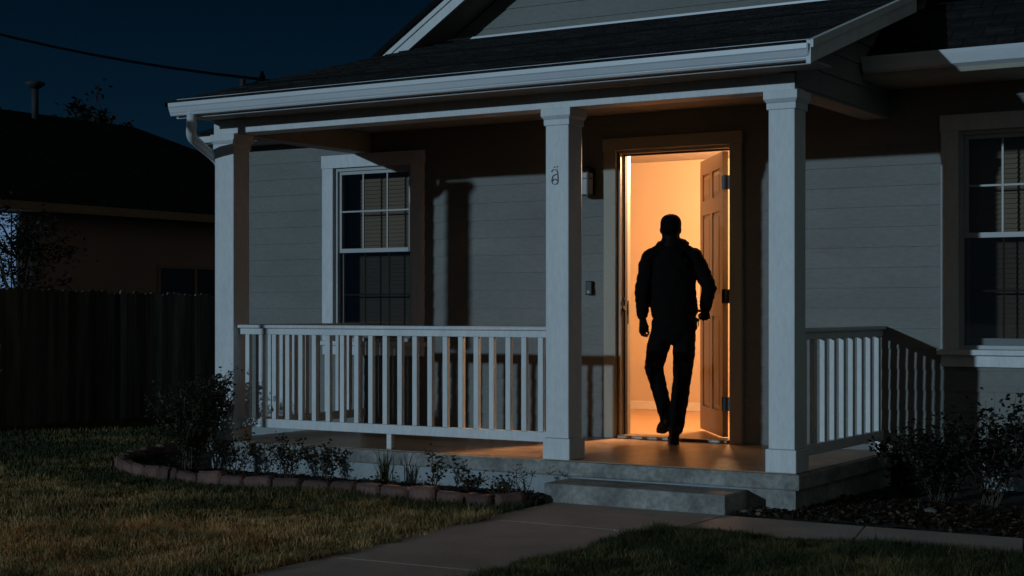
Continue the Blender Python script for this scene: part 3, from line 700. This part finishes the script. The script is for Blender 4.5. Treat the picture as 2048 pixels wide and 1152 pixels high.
def shrub(name, label, loc, h, spread, nst, lsize, nleaf, cat='shrub', m='leaf', group=None, lean=(0,0), sub=3, bare=.2):
    r = empty(name, label, cat, loc, group); b = MB(); cs = []
    for i in range(nst):
        a = random.uniform(0,2*PI); sp = spread*random.uniform(.2,1); hh = h*random.uniform(.55,1.0)
        tip = Vector((math.cos(a)*sp+lean[0]*hh, math.sin(a)*sp*.8+lean[1]*hh, hh)); p0 = Vector((random.uniform(-.05,.05),random.uniform(-.05,.05),-.02))
        pts = []
        for k in range(6):
            t = k/5; p = p0.lerp(tip,t); p.z = p0.z+(tip.z-p0.z)*(t**.85); p += Vector((random.uniform(-1,1),random.uniform(-1,1),random.uniform(-.5,.5)))*.02*h*(t > 0); pts.append(p)
        b.tube(pts, [.006*(1-.7*k/5)*max(.6,h) for k in range(6)], 5)
        tw = [(pts, bare)]
        for q in range(sub):
            k = random.randint(2,4); s0 = pts[k]; a2 = random.uniform(0,2*PI); ln = h*random.uniform(.15,.32)
            e = s0+Vector((math.cos(a2)*ln*.7, math.sin(a2)*ln*.7, ln*random.uniform(.2,.9))); mpt = s0.lerp(e,.5)+Vector((0,0,ln*.08))
            b.tube([s0,mpt,e], [.003,.0025,.0012], 4); tw.append(([s0,mpt,e], .1))
        for P, b0 in tw:
            cnt = max(2,int(nleaf/(nst*(sub+1))*(1.6 if P is pts else .8)))
            for _ in range(cnt):
                t = random.uniform(b0,1)*(len(P)-1); k = min(int(t),len(P)-2); p = P[k].lerp(P[k+1],t-k)
                cs.append(tuple(p+Vector((random.gauss(0,1),random.gauss(0,1),random.gauss(0,1)))*lsize*.75))
    b.build('stem', M['stem'], r); leaf_mesh('foliage', cs, lsize, M[m], r)
    return r
shrub('shrub', 'tall leggy shrub with small leaves at the left porch post', (-3.12,-.26,G), .80, .42, 26, .036, 4000)
shrub('shrub', 'low sparse shrub touching the lower left porch post', (-2.66,-.22,G), .36, .20, 9, .032, 480)
shrub('shrub', 'twiggy shrub below the left end of the front railing', (-2.12,-.24,G), .38, .26, 12, .030, 620)
shrub('shrub', 'small dark shrub right of the twiggy one under the railing', (-1.80,-.16,G), .29, .15, 8, .032, 300)
shrub('shrub', 'thin upright weed with broad leaves in front of the porch base', (-.80,-.24,G), .34, .14, 6, .040, 110, cat='plant')
shrub('shrub', 'low leafy clump near the right end of the flower bed', (-.42,-.28,G), .16, .14, 9, .032, 260, cat='plant')
shrub('weed', 'sparse seedling beside the step at the bed end', (.02,-.34,G), .26, .12, 5, .026, 46, cat='weed')
shrub('weed', 'low ground weed between the edging and the wiry clump', (-1.12,-.42,G), .12, .16, 8, .028, 150, cat='weed')
shrub('weed', 'low ground weed beside the last edging blocks', (-.05,-.52,G), .12, .14, 8, .028, 150, cat='weed')
shrub('shrub', 'dark bushy shrub under the right window beside the porch', (2.50,.95,G), .62, .42, 24, .042, 2500, m='leafd')
shrub('shrub', 'tall branching shrub reaching up at the right picture edge', (2.86,.80,G), .76, .34, 17, .046, 1500, m='leafd', lean=(.25,0))
shrub('shrub', 'low dark shrub against the foundation beside the side railing', (2.12,1.35,G), .40, .34, 14, .036, 1000, m='leafd')
# spiky grass clump
r = empty('grass_clump', 'spiky upright grass clump in the middle of the flower bed', 'plant', (-1.22,-.24,G)); b = MB(); 
for i in range(46):
    a = random.uniform(0,2*PI); h = random.uniform(.12,.33); l = h*random.uniform(.1,.6); p = Vector((random.gauss(0,.02),random.gauss(0,.02),0)); d = Vector((math.cos(a),math.sin(a),0)); sd = Vector((-d.y,d.x,0))*.005
    q = p+d*l*.4+Vector((0,0,h*.6)); e = p+d*l+Vector((0,0,h)); b.add([p-sd,p+sd,q+sd*.8,q-sd*.8,e], [(0,1,2,3),(3,2,4)])
o = b.build('blade', M['grass'], r); o['kind'] = 'stuff'
at = o.data.attributes.new('tone','FLOAT','POINT'); at.data.foreach_set('value', np.repeat(rng.uniform(.0,.55,46),5).astype(np.float32))
# thin bare sapling at the far left
r = empty('sapling', 'thin bare sapling stem in front of the fence at the left edge', 'sapling', (-7.1,1.15,G)); b = MB()
b.tube([(0,0,0),(.01,.0,.35),(.03,.02,.7),(.05,.03,.95)], [.008,.007,.005,.003], 5); b.tube([(.015,.0,.45),(-.05,.03,.6)], .003, 4); b.tube([(.03,.02,.65),(.09,.02,.70)], .003, 4); b.build('stem', mat('pale_bark', (.15,.14,.13)), r)
# leaf litter
def litter(name, label, region, n, size, keep=None):
    pts = [(random.uniform(region[0],region[1]), random.uniform(region[2],region[3]), G+.012+random.uniform(0,.015)) for _ in range(n)]
    if keep: pts = [p for p in pts if keep(p)]
    o = leaf_mesh(name, pts, size, M['litter'], None, tones=rng.beta(1.1,3.,len(pts))); return tag(o, label, 'leaf litter', kind='stuff')
litter('leaf_litter', 'brown fallen leaves and mulch on the bed beside the side walk', (1.58,4.6,-.36,.9), 5200, .042)
inb = lambda p: in_poly(np.array([p[0]]), np.array([p[1]]), bedpoly)[0]
litter('bed_litter', 'dry leaves scattered on the soil of the flower bed', (-4.4,.2,-.7,.6), 3200, .036, inb)
# pebbles
stones = [(1.63,-.28,.035,'flat pale stone at the corner of the side walk and step'),(1.70,-.20,.028,'small pale stone by the corner of the porch base'),(2.62,.35,.045,'grey rounded stone lying in the mulch bed'),(.06,-.66,.05,'round grey stone at the tip of the flower bed')]
for x,y,s_,lab in stones:
    bm = bmesh.new(); bmesh.ops.create_icosphere(bm, subdivisions=3, radius=s_)
    for v in bm.verts: v.co *= 1+.35*mnoise.noise(v.co*18+Vector((x*9,y,0))); v.co.z *= .55
    me = bpy.data.meshes.new('stone'); bm.to_mesh(me); bm.free(); me.materials.append(M['stone'])
    for p in me.polygons: p.use_smooth = True
    o = bpy.data.objects.new('stone', me); C.objects.link(o); o.location = (x,y,G+.02); tag(o, lab, 'stone')

# ------------------------------------------------------------------ fence (boards as parts)
fx = -8.0
fence = empty('wooden_fence', 'dark weathered board fence with dog-eared tops between the gardens', 'fence', (fx,4.5,G))
y = 0.2; k = 0
while y < 9.6 and k < 99:
    w = random.uniform(.088,.098); h = 1.50+random.uniform(-.02,.02)+.03*math.sin(y*.8); xo = random.uniform(-.006,.006); c = .022; L_ = y-4.5
    b = MB(); n = [(L_,-.03),(L_+w,-.03),(L_+w,h-c),(L_+w-c,h),(L_+c,h),(L_,h-c)]
    vs = [(xo-.009,p,q) for p,q in n]+[(xo+.009,p,q) for p,q in n]
    b.add(vs, [tuple(range(6)), tuple(range(11,5,-1))]+[(i,6+i,6+(i+1)%6,(i+1)%6) for i in range(6)])
    b.build('board', M['fence_grey'] if y > 3.9+random.uniform(-.5,.5) else M['wood_fence'], fence); y += w+random.uniform(.002,.006); k += 1
for z in (.3,1.2): MB().box(-.06,-.02,-4.3,5.1,z,z+.08).build('rail', M['wood_fence'], fence)
for yy in (-3.9,-1.5,.9,3.3): MB().box(-.15,-.062,yy,yy+.09,-.1,1.45).build('fence_post', M['wood_fence'], fence)

# ------------------------------------------------------------------ neighbour house
nh = empty('neighbour_house', 'dark brown stucco house with a low hipped roof beyond the fence', 'house', (-12,9,G))
NL = Vector((-12,9,G))
def nb_(mbx): return local(mbx, NL)
nbx = MB()
b = MB(); b.box(-17.5,-12.35,5.995,14.5,G-.1,2.50); nb_(b).build('wall', M['nwall'], nh)
b = MB(); E0 = -11.95
ridge = 4.25; ry0, ry1, rx = 2.5, 10.4, -14.6
b.add([(E0,-1.0,2.58),(E0,15.0,2.58),(rx,ry1,ridge),(rx,ry0,ridge),(-17.9,15.0,2.58),(-17.9,-1.0,2.58)], [(0,1,2,3),(1,4,2),(4,5,3,2),(5,0,3),(0,5,4,1)])
nb_(b).build('roof', M['shingle'], nh)
nb_(MB().box(E0-.03,E0+.01,-.9,15.0,2.45,2.577)).build('fascia', M['nfascia'], nh)
nb_(MB().box(-12.35,E0-.031,-.9,14.9,2.45,2.46)).build('eave_soffit', M['nwall'], nh)
wy0,wy1 = 8.75,10.35
w_ = MB(); 
for q in ((wy0-.05,wy0),(wy1,wy1+.05),((wy0+wy1)/2-.03,(wy0+wy1)/2+.03)): w_.box(-12.35,-12.31,q[0],q[1],1.0,1.70)
w_.box(-12.35,-12.31,wy0-.05,wy1+.05,1.70,1.75); wf = nb_(w_).build('window', M['nfascia'], nh)
nb_(MB().box(-12.345,-12.33,wy0,wy1,1.0,1.70)).build('pane', M['glassdk'], wf)
# open carport end with a lit window seen through the tree
nb_(MB().box(-17.5,-12.35,-.8,4.19,G-.1,2.5)).build('wall', M['nwall'], nh)
nb_(MB().box(-17.5,-12.55,4.19,5.98,G-.1,.95)).build('wall', M['nwall'], nh)
lw = nb_(MB().box(-12.40,-12.33,5.93,5.99,.9,2.42).box(-12.40,-12.33,4.2,5.99,2.42,2.48)).build('lit_window', M['trim'], nh)
nb_(MB().box(-12.395,-12.385,4.2,5.93,.9,2.42)).build('lit_pane', M['litpane'], lw)
sl_ = MB(); z = .95
while z < 2.4: sl_.box(-12.375,-12.37,4.2,5.93,z,z+.012); z += .16
for yy in (4.9,5.82): sl_.box(-12.37,-12.36,yy,yy+.02,.9,2.42)
nb_(sl_).build('window_blind', M['nwall'], lw)
nb_(MB().tube([(-12.28,6.12,G),(-12.28,6.12,2.4)], .03, 8)).build('downspout', mat('pale_pipe',(.30,.30,.30)), nh)
# vent pipe on its roof
vp = MB(); vp.tube([(-14.3,7.95,4.0),(-14.3,7.95,4.62)], .055, 12); vp.tube([(-14.3,7.95,4.60),(-14.3,7.95,4.66),(-14.3,7.95,4.70),(-14.3,7.95,4.72)], [.06,.15,.16,.10], 16)
nb_(vp).build('vent_pipe', M['pipe'], nh, smooth=True)

# ------------------------------------------------------------------ trees
def tree(label, loc, h, cr, trunk_r, nl, lsize, nlimb=9, m='leafd', group=None, crown_z=.5, flat=.8, holes=.5):
    r = empty('tree', label, 'tree', loc, group); b = MB(); cs = []
    top = Vector((random.uniform(-.1,.1)*h, random.uniform(-.1,.1)*h, h*.8))
    tp = [Vector((0,0,-.1)), top*.3+Vector((.03*h,0,0)), top*.6, top]
    b.tube(tp, [trunk_r,trunk_r*.8,trunk_r*.55,trunk_r*.25], 9)
    for i in range(nlimb):
        t = random.uniform(.35,.95); s0 = tp[0].lerp(top,t); a = 2*PI*i/nlimb+random.uniform(-.3,.3)
        z = random.uniform(crown_z*h, h)-s0.z; R_ = cr*random.uniform(.45,1)
        e = s0+Vector((math.cos(a)*R_, math.sin(a)*R_, max(z,.05*h))); mpt = s0.lerp(e,.5)+Vector((0,0,.04*h))
        b.tube([s0,mpt,e], [trunk_r*.35,trunk_r*.22,trunk_r*.06], 6)
        for q in range(6):
            u = random.uniform(.3,1.0); c0 = s0.lerp(mpt,u*2) if u < .5 else mpt.lerp(e,u*2-1); c1 = c0+Vector((random.gauss(0,1),random.gauss(0,1),random.gauss(0,.7)))*cr*.28
            b.tube([c0,c1], [trunk_r*.08,trunk_r*.03], 4)
            kk = int(nl/(nlimb*6)*random.uniform(.3,1.7)); sg = cr*random.uniform(.07,.17)
            for _ in range(kk): cs.append(tuple(c1+Vector((random.gauss(0,sg),random.gauss(0,sg),random.gauss(0,sg*flat)))))
    b.build('trunk', M['bark'], r); leaf_mesh('crown', cs, lsize, M[m], r); return r
tree('dark open tree rising behind the neighbour\'s roof ridge, right of the vent pipe', (-25,18.6,G), 6.95, 1.0, .18, 3600, .17, nlimb=13, crown_z=.78)
tree('smaller dark tree behind the neighbour\'s roof next to the vent pipe', (-26,17.6,G), 6.85, .8, .15, 1500, .15, nlimb=9, crown_z=.75)
tree('leafy garden tree at the left picture edge beside the lit window', (-9.3,3.42,G), 2.70, .66, .05, 3000, .060, nlimb=17, m='leafd', crown_z=.42)
tree('distant rounded tree far beyond the houses on the left', (-60,62,G), 7, 4.5, .4, 3500, .5, nlimb=12, crown_z=.3)

# ------------------------------------------------------------------ service drop on the wing roof
ms = empty('service_mast', 'short dark utility mast with a bracket on the left end of the roof', 'mast', (-4.62,2.05,2.85))
b = MB(); b.tube([(0,0,0),(0,0,.42)], .028, 8); b.build('pole', M['pipe'], ms)
b = MB(); b.tube([(0,0,.36),(.09,.06,.38),(.16,.10,.42)], .012, 6); b.tube([(.16,.10,.36),(.16,.10,.44),(.16,.10,.50)], [.03,.03,.012], 8); b.tube([(.16,.10,.40),(.24,.14,.33)], .014, 6); b.build('insulator', M['cable'], ms)
b = MB(); pts = []
A = Vector((-4.46,2.15,3.27)); B_ = Vector((-20.,3.5,8.5))
# far end of the cable is on a pole out of the picture to the left
for k in range(25):
    t = k/24; p = A.lerp(B_,t); p.z -= 1.35*4*t*(1-t)*.5; pts.append(tuple(p))
b.tube(pts, .016, 6); b.tube([(-4.46,2.15,3.27),(-4.1,2.2,3.22),(-3.7,2.3,3.22)], .009, 5)
tag(b.build('power_line', M['cable']), 'thin black cable sagging across the night sky to the roof', 'cable')

# ------------------------------------------------------------------ the person
SX = .003875
FOOT = Vector((.235,1.55,0))
Mp = Matrix.Translation(FOOT) @ Matrix.Rotation(math.radians(31.96),4,'Z')   # local x right, y away from the viewer, z up
def P(px, py, y=0.): return Vector(((px-1345)*SX, y, (889-py)*SX+.0))
def loft(mbx, pts, rads, n=18, cap=1.):
    """closed tapered tube with rounded ends, radii (x, y) per point; sections lie across the path"""
    pts = [Vector(p) for p in pts]
    # rounded caps
    def capp(p, q, r):
        d = (p-q).normalized(); return [(p+d*min(r)*.55*cap, tuple(x*.72 for x in r)), (p+d*min(r)*.85*cap, tuple(x*.35 for x in r))]
    rads = [r if isinstance(r,tuple) else (r,r) for r in rads]
    s = capp(pts[0],pts[1],rads[0])[::-1]; e = capp(pts[-1],pts[-2],rads[-1])
    allp = [a[0] for a in s]+pts+[a[0] for a in e]; allr = [a[1] for a in s]+rads+[a[1] for a in e]
    o = len(mbx.v)
    for i, p in enumerate(allp):
        t = (allp[min(i+1,len(allp)-1)]-allp[max(i-1,0)]).normalized()
        a = Vector((1,0,0))-t*t.x
        if a.length < .2: a = Vector((0,0,1))-t*t.z
        a.normalize(); bb = t.cross(a)
        for k in range(n): mbx.v.append(tuple(p+a*(math.cos(2*PI*k/n)*allr[i][0])+bb*(math.sin(2*PI*k/n)*allr[i][1])))
    for i in range(len(allp)-1):
        for k in range(n): a0 = o+i*n+k; a1 = o+i*n+(k+1)%n; mbx.f.append((a0,a1,a1+n,a0+n))
    mbx.f.append(tuple(range(o+n-1,o-1,-1))); e_ = o+(len(allp)-1)*n; mbx.f.append(tuple(range(e_,e_+n)))
def fuse(mbx, name, m, parent, voxel, smooth_it=4, disp=None):
    me = bpy.data.meshes.new(name); me.from_pydata(mbx.v, [], mbx.f)
    t = bpy.data.objects.new(name+'_tmp', me); C.objects.link(t)
    bm = bmesh.new(); bm.from_mesh(me); bmesh.ops.recalc_face_normals(bm, faces=bm.faces); bm.to_mesh(me); bm.free()
    r = t.modifiers.new('r','REMESH'); r.mode = 'VOXEL'; r.voxel_size = voxel; r.use_smooth_shade = True
    s = t.modifiers.new('s','SMOOTH'); s.iterations = smooth_it; s.factor = .5
    bpy.context.view_layer.update(); dg = bpy.context.evaluated_depsgraph_get()
    me2 = bpy.data.meshes.new_from_object(t.evaluated_get(dg)); me2.name = name
    bpy.data.objects.remove(t); bpy.data.meshes.remove(me)
    if disp:
        amp, fr = disp; co = np.empty(len(me2.vertices)*3,np.float32); me2.vertices.foreach_get('co',co); nr = np.empty_like(co); me2.vertices.foreach_get('normal',nr)
        co = co.reshape(-1,3); nr = nr.reshape(-1,3)
        hgt = np.array([mnoise.noise(Vector((float(p[0])*fr,float(p[1])*fr,float(p[2])*fr*1.9))) + .5*mnoise.noise(Vector((float(p[0])*fr*2.6+4,float(p[1])*fr*2.6,float(p[2])*fr*4.5))) for p in co])
        co += nr*(hgt*amp)[:,None]; me2.vertices.foreach_set('co',co.reshape(-1).astype(np.float32)); me2.update()
    me2.materials.clear(); me2.materials.append(m)
    for p in me2.polygons: p.use_smooth = True
    o = bpy.data.objects.new(name, me2); C.objects.link(o)
    if parent is not None: o.parent = parent
    return o
# joints (photo silhouette, seen from behind)
hipL, hipR = P(1324,655,.0), P(1368,655,.0)
kneeL, ankL, toeL = P(1311,738,.20), P(1334,838,.06), P(1326,864,.13)
kneeR, ankR = P(1363,765,.03), P(1349,868,.0)
shL, shR = P(1296,512), P(1388,508)
elL, elR = P(1282,585,-.02), P(1416,577,-.03)
wrL, wrR = P(1285,636,.05), P(1411,620,.07)
def egg(mbx, px, py, y, rx, ry, rz):
    ts = [-.985,-.9,-.75,-.5,-.2,.2,.5,.75,.9,.985]; e = lambda t: (1-abs(t)**2.4)**(1/2.4)
    loft(mbx, [P(px,py,y)+Vector((0,0,t*rz)) for t in ts], [(rx*e(t),ry*e(t)) for t in ts], 24, .15)
body = MB()
# head: cranium, jaw, face towards +y
egg(body, 1340, 451.5, .0, .0775, .096, .086)
loft(body, [P(1340,476,.03),P(1340,466,.025),P(1340,452,.018)], [(.045,.05),(.058,.068),(.068,.082)], 20)
loft(body, [P(1340,459,.10),P(1340,463,.113)], [(.012,.010),(.015,.012)], 10)            # nose
loft(body, [P(1340,471,.092),P(1340,471.5,.094)], [(.022,.006),(.02,.005)], 10)            # lips
loft(body, [P(1330,455,.083),P(1350,455,.083)], [(.012,.010),(.012,.010)], 10)            # brow / eyes
for s in (-1,1): loft(body, [P(1340+s*19.6,455,.005),P(1340+s*19.8,461,.003),P(1340+s*19.0,466,.004)], [(.007,.014),(.009,.016),(.006,.010)], 10)   # ears
loft(body, [P(1341,495,-.01),P(1341,482,.0),P(1340,468,.005)], [(.082,.074),(.071,.068),(.068,.070)], 20)   # neck
loft(body, [P(1345,660),P(1345,610),P(1343,555),P(1342,515),P(1341,500)], [(.15,.105),(.14,.10),(.165,.11),(.15,.095),(.08,.07)], 24)
for a,b_,c in ((shL,elL,wrL),(shR,elR,wrR)): loft(body, [a,a.lerp(b_,.5),b_,b_.lerp(c,.5),c], [.056,.050,.042,.038,.026], 14)
loft(body, [hipL,hipL.lerp(kneeL,.5),kneeL,kneeL.lerp(ankL,.4),ankL], [.088,.075,.055,.052,.036], 16)
loft(body, [hipR,hipR.lerp(kneeR,.5),kneeR,kneeR.lerp(ankR,.4),ankR], [.088,.075,.055,.052,.036], 16)
def hand(mbx, wr, palm, fingers, thumb):
    loft(mbx, [wr,wr.lerp(palm,.5),palm], [(.024,.019),(.032,.017),(.037,.015)], 14)
    for f in fingers: mbx_f(mbx, f)
    mbx_f(mbx, thumb, .0095)
def mbx_f(mbx, f, r=.0082):
    loft(mbx, f, [r*1.1]+[r]*(len(f)-2)+[r*.8], 9)
# left hand: relaxed, lightly curled with the thumb forward
pL = P(1287,652,.06)
hand(body, wrL, pL, [[P(1279.5,655,.055),P(1279.5,664,.06),P(1284,671,.07),P(1289,673,.078)],
                     [P(1283.5,656,.058),P(1284,666,.063),P(1289,673,.07),P(1295,673.5,.075)],
                     [P(1288,656,.062),P(1289,665,.075),P(1294,671,.085),P(1298,670,.088)],
                     [P(1292,655,.068),P(1294,663,.085),P(1298,667,.095),P(1300,665,.098)]], [P(1291,645,.07),P(1296,653,.085),P(1296.5,663,.09)])
# right hand: fist round the key ring
pR = P(1412,630,.07)
hand(body, wrR, pR, [[P(1419,631,.075),P(1420.5,637,.085),P(1415,640,.095),P(1410,638,.09)],
                     [P(1415,632,.08),P(1415,639.5,.09),P(1409,641,.10),P(1405,638,.095)],
                     [P(1410,632,.083),P(1408,639,.093),P(1403,639,.10),P(1401,635,.095)],
                     [P(1406,631,.085),P(1403,636,.095),P(1399.5,634.5,.10),P(1399,630,.095)]], [P(1408,625,.075),P(1402,628,.08),P(1398.5,631,.085)])
person = fuse(body, 'person', M['skin'], None, .0048, 2)
person.matrix_world = Mp
tag(person, 'man in black jacket and dark trousers walking in through the lit doorway, keys in hand', 'person')
# hair: short cap over the cranium and nape
h = MB(); egg(h, 1340, 449.5, -.012, .0825, .094, .083)
loft(h, [P(1340,470,-.035),P(1340,462,-.030),P(1340,452,-.025)], [(.052,.035),(.064,.055),(.072,.070)], 20)
fuse(h, 'hair', M['hair'], person, .006, 2, (.0015,60))
# jacket
j_ = MB()
loft(j_, [P(1347,630,0),P(1347,622),P(1346,600),P(1344,560),P(1342,525),P(1342,507),P(1341,496)], [(.176,.135),(.182,.142),(.180,.137),(.178,.138),(.166,.130),(.130,.108),(.092,.088)], 28)
loft(j_, [P(1311,507),P(1324,493),P(1341,486),P(1360,492),P(1375,506)], [(.045,.06),(.058,.07),(.066,.075),(.058,.07),(.045,.06)], 16)
for a,b_,c,s in ((shL,elL,wrL,-1),(shR,elR,wrR,1)):
    loft(j_, [(P(1318,499) if s < 0 else P(1368,499)),a+Vector((s*-.004,0,-.012)),a.lerp(b_,.35),a.lerp(b_,.75),b_,b_.lerp(c,.45),b_.lerp(c,.85),c.lerp(b_,.06)], [(.046,.060),(.062,.072),(.064,.070),(.059,.064),(.058,.060),(.054,.056),(.047,.048),(.040,.040)], 18)
# collar: raised, corner lifted on the right
loft(j_, [P(1325,489,.0),P(1328,479,.0)], [(.036,.055),(.024,.045)], 14)
loft(j_, [P(1350,489,.0),P(1358,482,.0),P(1367,483,.0)], [(.034,.055),(.026,.045),(.018,.03)], 14)
loft(j_, [P(1366,483,-.01),P(1371,485.5,-.015),P(1375,486.5,-.02)], [(.018,.02),(.013,.014),(.008,.008)], 10)
fuse(j_, 'jacket', M['cloth'], person, .0065, 3, (.0085,13))
# trousers
t_ = MB()
loft(t_, [P(1346,664),P(1347,655),P(1347,640)], [(.160,.120),(.180,.132),(.172,.128)], 26)
loft(t_, [hipL+Vector((.006,0,-.02)),hipL.lerp(kneeL,.5)+Vector((-.004,0,0)),kneeL,kneeL.lerp(ankL,.25),kneeL.lerp(ankL,.6),ankL+Vector((0,0,.0))], [(.094,.10),(.088,.094),(.075,.080),(.067,.072),(.060,.064),(.056,.058)], 18)
loft(t_, [hipR+Vector((-.006,0,-.02)),hipR.lerp(kneeR,.5)+Vector((.006,0,0)),kneeR,kneeR.lerp(ankR,.3),kneeR.lerp(ankR,.75),ankR+Vector((0,0,.035))], [(.094,.10),(.086,.094),(.070,.076),(.069,.074),(.064,.068),(.062,.066)], 18)
fuse(t_, 'trousers', M['jeans'], person, .006, 3, (.005,15))
# shoes
def shoe(name, heel, toe, upv, parent):
    b_ = MB(); d = (toe-heel); 
    loft(b_, [heel+upv*.05, heel.lerp(toe,.28)+upv*.052, heel.lerp(toe,.6)+upv*.042, toe+upv*.032], [(.036,.044),(.040,.046),(.047,.036),(.040,.026)], 16)
    loft(b_, [heel+upv*.075+d*.1, heel+upv*.13+d*.08], [(.042,.048),(.046,.052)], 16)
    so = fuse(b_, 'shoe', M['shoe'], parent, .006, 2)
    c_ = MB(); loft(c_, [heel+upv*.013, heel.lerp(toe,.35)+upv*.013, heel.lerp(toe,.65)+upv*.013, toe+upv*.014], [(.042,.012),(.040,.011),(.050,.011),(.042,.011)], 16)
    fuse(c_, 'sole', M['shoe'], so, .005, 1)
shoe('shoe', P(1346,889,-.055), P(1349,889,.18), Vector((0,0,1)), person)
# raised foot: heel up, toe pointing down
hL = ankL+Vector((-.01,-.06,-.02)); tL = P(1323,866,.10); dd = (tL-hL).normalized(); up_ = Vector((1,0,0)).cross(dd).normalized()
shoe('shoe', hL-up_*.05, tL-up_*.02, up_, person)
# keys in the hand
kr = empty('key_ring', 'small bunch of metal keys dangling from the man\'s right hand', 'keys', (0,0,0))
kr.matrix_world = Mp @ Matrix.Translation(P(1400,634,.09))
K0 = P(1400,634,.09)
def kl(mbx): mbx.v = [tuple(Vector(v)-K0) for v in mbx.v]; return mbx
b = MB(); cc = P(1397.5,633,.09); b.tube([cc+Vector((math.cos(a)*.017, 0, math.sin(a)*.017)) for a in [2*PI*k/16 for k in range(17)]], .0018, 5); kl(b).build('ring', M['steel'], kr)
for i,(x_,y_,x2,y2) in enumerate(((1396,637,1394,651),(1398,637,1398.5,653),(1394.5,635,1391,646))):
    b = MB(); a0, a1 = P(x_,y_,.09+.006*i), P(x2,y2,.09+.006*i); d = (a1-a0); L_ = d.length; d.normalize(); sd = Vector((-d.z,0,d.x))
    def pt(u,v,w): return tuple(a0+d*u*L_+sd*v+Vector((0,w,0)))
    b.hexa([pt(0,-.009,-.001),pt(.4,-.011,-.001),pt(.4,.011,-.001),pt(0,.009,-.001),pt(0,-.009,.001),pt(.4,-.011,.001),pt(.4,.011,.001),pt(0,.009,.001)])
    b.hexa([pt(.4,-.004,-.001),pt(1,-.003,-.001),pt(1,.004,-.001),pt(.4,.004,-.001),pt(.4,-.004,.001),pt(1,-.003,.001),pt(1,.004,.001),pt(.4,.004,.001)])
    for q in (.55,.7,.85): b.hexa([pt(q,.004,-.001),pt(q+.07,.004,-.001),pt(q+.07,.007,-.001),pt(q,.007,-.001),pt(q,.004,.001),pt(q+.07,.004,.001),pt(q+.07,.007,.001),pt(q,.007,.001)])
    kl(b).build('key', M['steel'], kr)

# ------------------------------------------------------------------ light
sd = Vector((.66,1.86,-.275)).normalized()
ld = bpy.data.lights.new('moon', 'SUN'); ld.energy = 1.05; ld.angle = math.radians(.9); ld.color = (.57,.81,1.0)
lo = bpy.data.objects.new('moon', ld); C.objects.link(lo); lo.rotation_euler = sd.to_track_quat('-Z','Y').to_euler(); lo.location = (-6,-12,4)
pd = bpy.data.lights.new('ceiling_lamp_light', 'POINT'); pd.energy = 880; pd.color = (1.,.60,.315); pd.shadow_soft_size = .11
po = bpy.data.objects.new('ceiling_lamp_light', pd); C.objects.link(po); po.location = (0,0,-.09); po.parent = cl

w = bpy.data.worlds.new('World'); sc.world = w; w.use_nodes = True; nt = w.node_tree; nt.nodes.clear(); L = nt.links.new
out = N(nt,'ShaderNodeOutputWorld'); bg = N(nt,'ShaderNodeBackground'); L(bg.outputs[0], out.inputs[0]); bg.inputs['Strength'].default_value = 1.
tc = N(nt,'ShaderNodeTexCoord'); sp = N(nt,'ShaderNodeSeparateXYZ'); L(tc.outputs['Generated'], sp.inputs[0])
r = N(nt,'ShaderNodeValToRGB'); L(sp.outputs[2], r.inputs[0]); e = r.color_ramp.elements
e[0].position = 0.; e[0].color = (.0034,.0150,.0300,1); e[1].position = 1.; e[1].color = (.0008,.0020,.0045,1)
for p_, c_ in ((.06,(.0028,.0132,.0262,1)),(.12,(.0016,.0095,.0205,1)),(.19,(.0008,.0058,.0135,1)),(.4,(.0008,.0035,.0085,1))): q = e.new(p_); q.color = c_
# faint town glow low in the sky towards the street, behind and right of the camera
vd = N(nt,'ShaderNodeVectorMath', operation='DOT_PRODUCT'); L(tc.outputs['Generated'], vd.inputs[0]); vd.inputs[1].default_value = Vector((.86,-.50,.10)).normalized()
mr = N(nt,'ShaderNodeMapRange'); mr.inputs['From Min'].default_value = .1; mr.inputs['From Max'].default_value = 1.; L(vd.outputs['Value'], mr.inputs['Value'])
mc = N(nt,'ShaderNodeMix', data_type='RGBA', blend_type='MIX'); mc.inputs[6].default_value = (0,0,0,1); mc.inputs[7].default_value = (.068,.074,.064,1); L(mr.outputs[0], mc.inputs[0])
ad = N(nt,'ShaderNodeMix', data_type='RGBA', blend_type='ADD'); ad.inputs[0].default_value = 1.; L(r.outputs[0], ad.inputs[6]); L(mc.outputs[2], ad.inputs[7])
L(ad.outputs[2], bg.inputs['Color'])

# ------------------------------------------------------------------ camera
cd = bpy.data.cameras.new('camera'); cam = bpy.data.objects.new('camera', cd); C.objects.link(cam); sc.camera = cam
cd.sensor_width = 36; cd.lens = 3135/2048*36; cd.shift_y = 42/2048; cd.clip_end = 600; cd.clip_start = .05
cam.location = (5.612,-9.431,1.05); cam.rotation_euler = (math.radians(90),0,math.radians(31.961))
vs = sc.view_settings; vs.view_transform = 'Standard'; vs.look = 'None'; vs.exposure = 0; vs.gamma = 1; vs.use_curve_mapping = False
sc.cycles.max_bounces = 8; sc.cycles.use_denoising = True; sc.cycles.caustics_reflective = False; sc.cycles.caustics_refractive = False; sc.cycles.transparent_max_bounces = 12
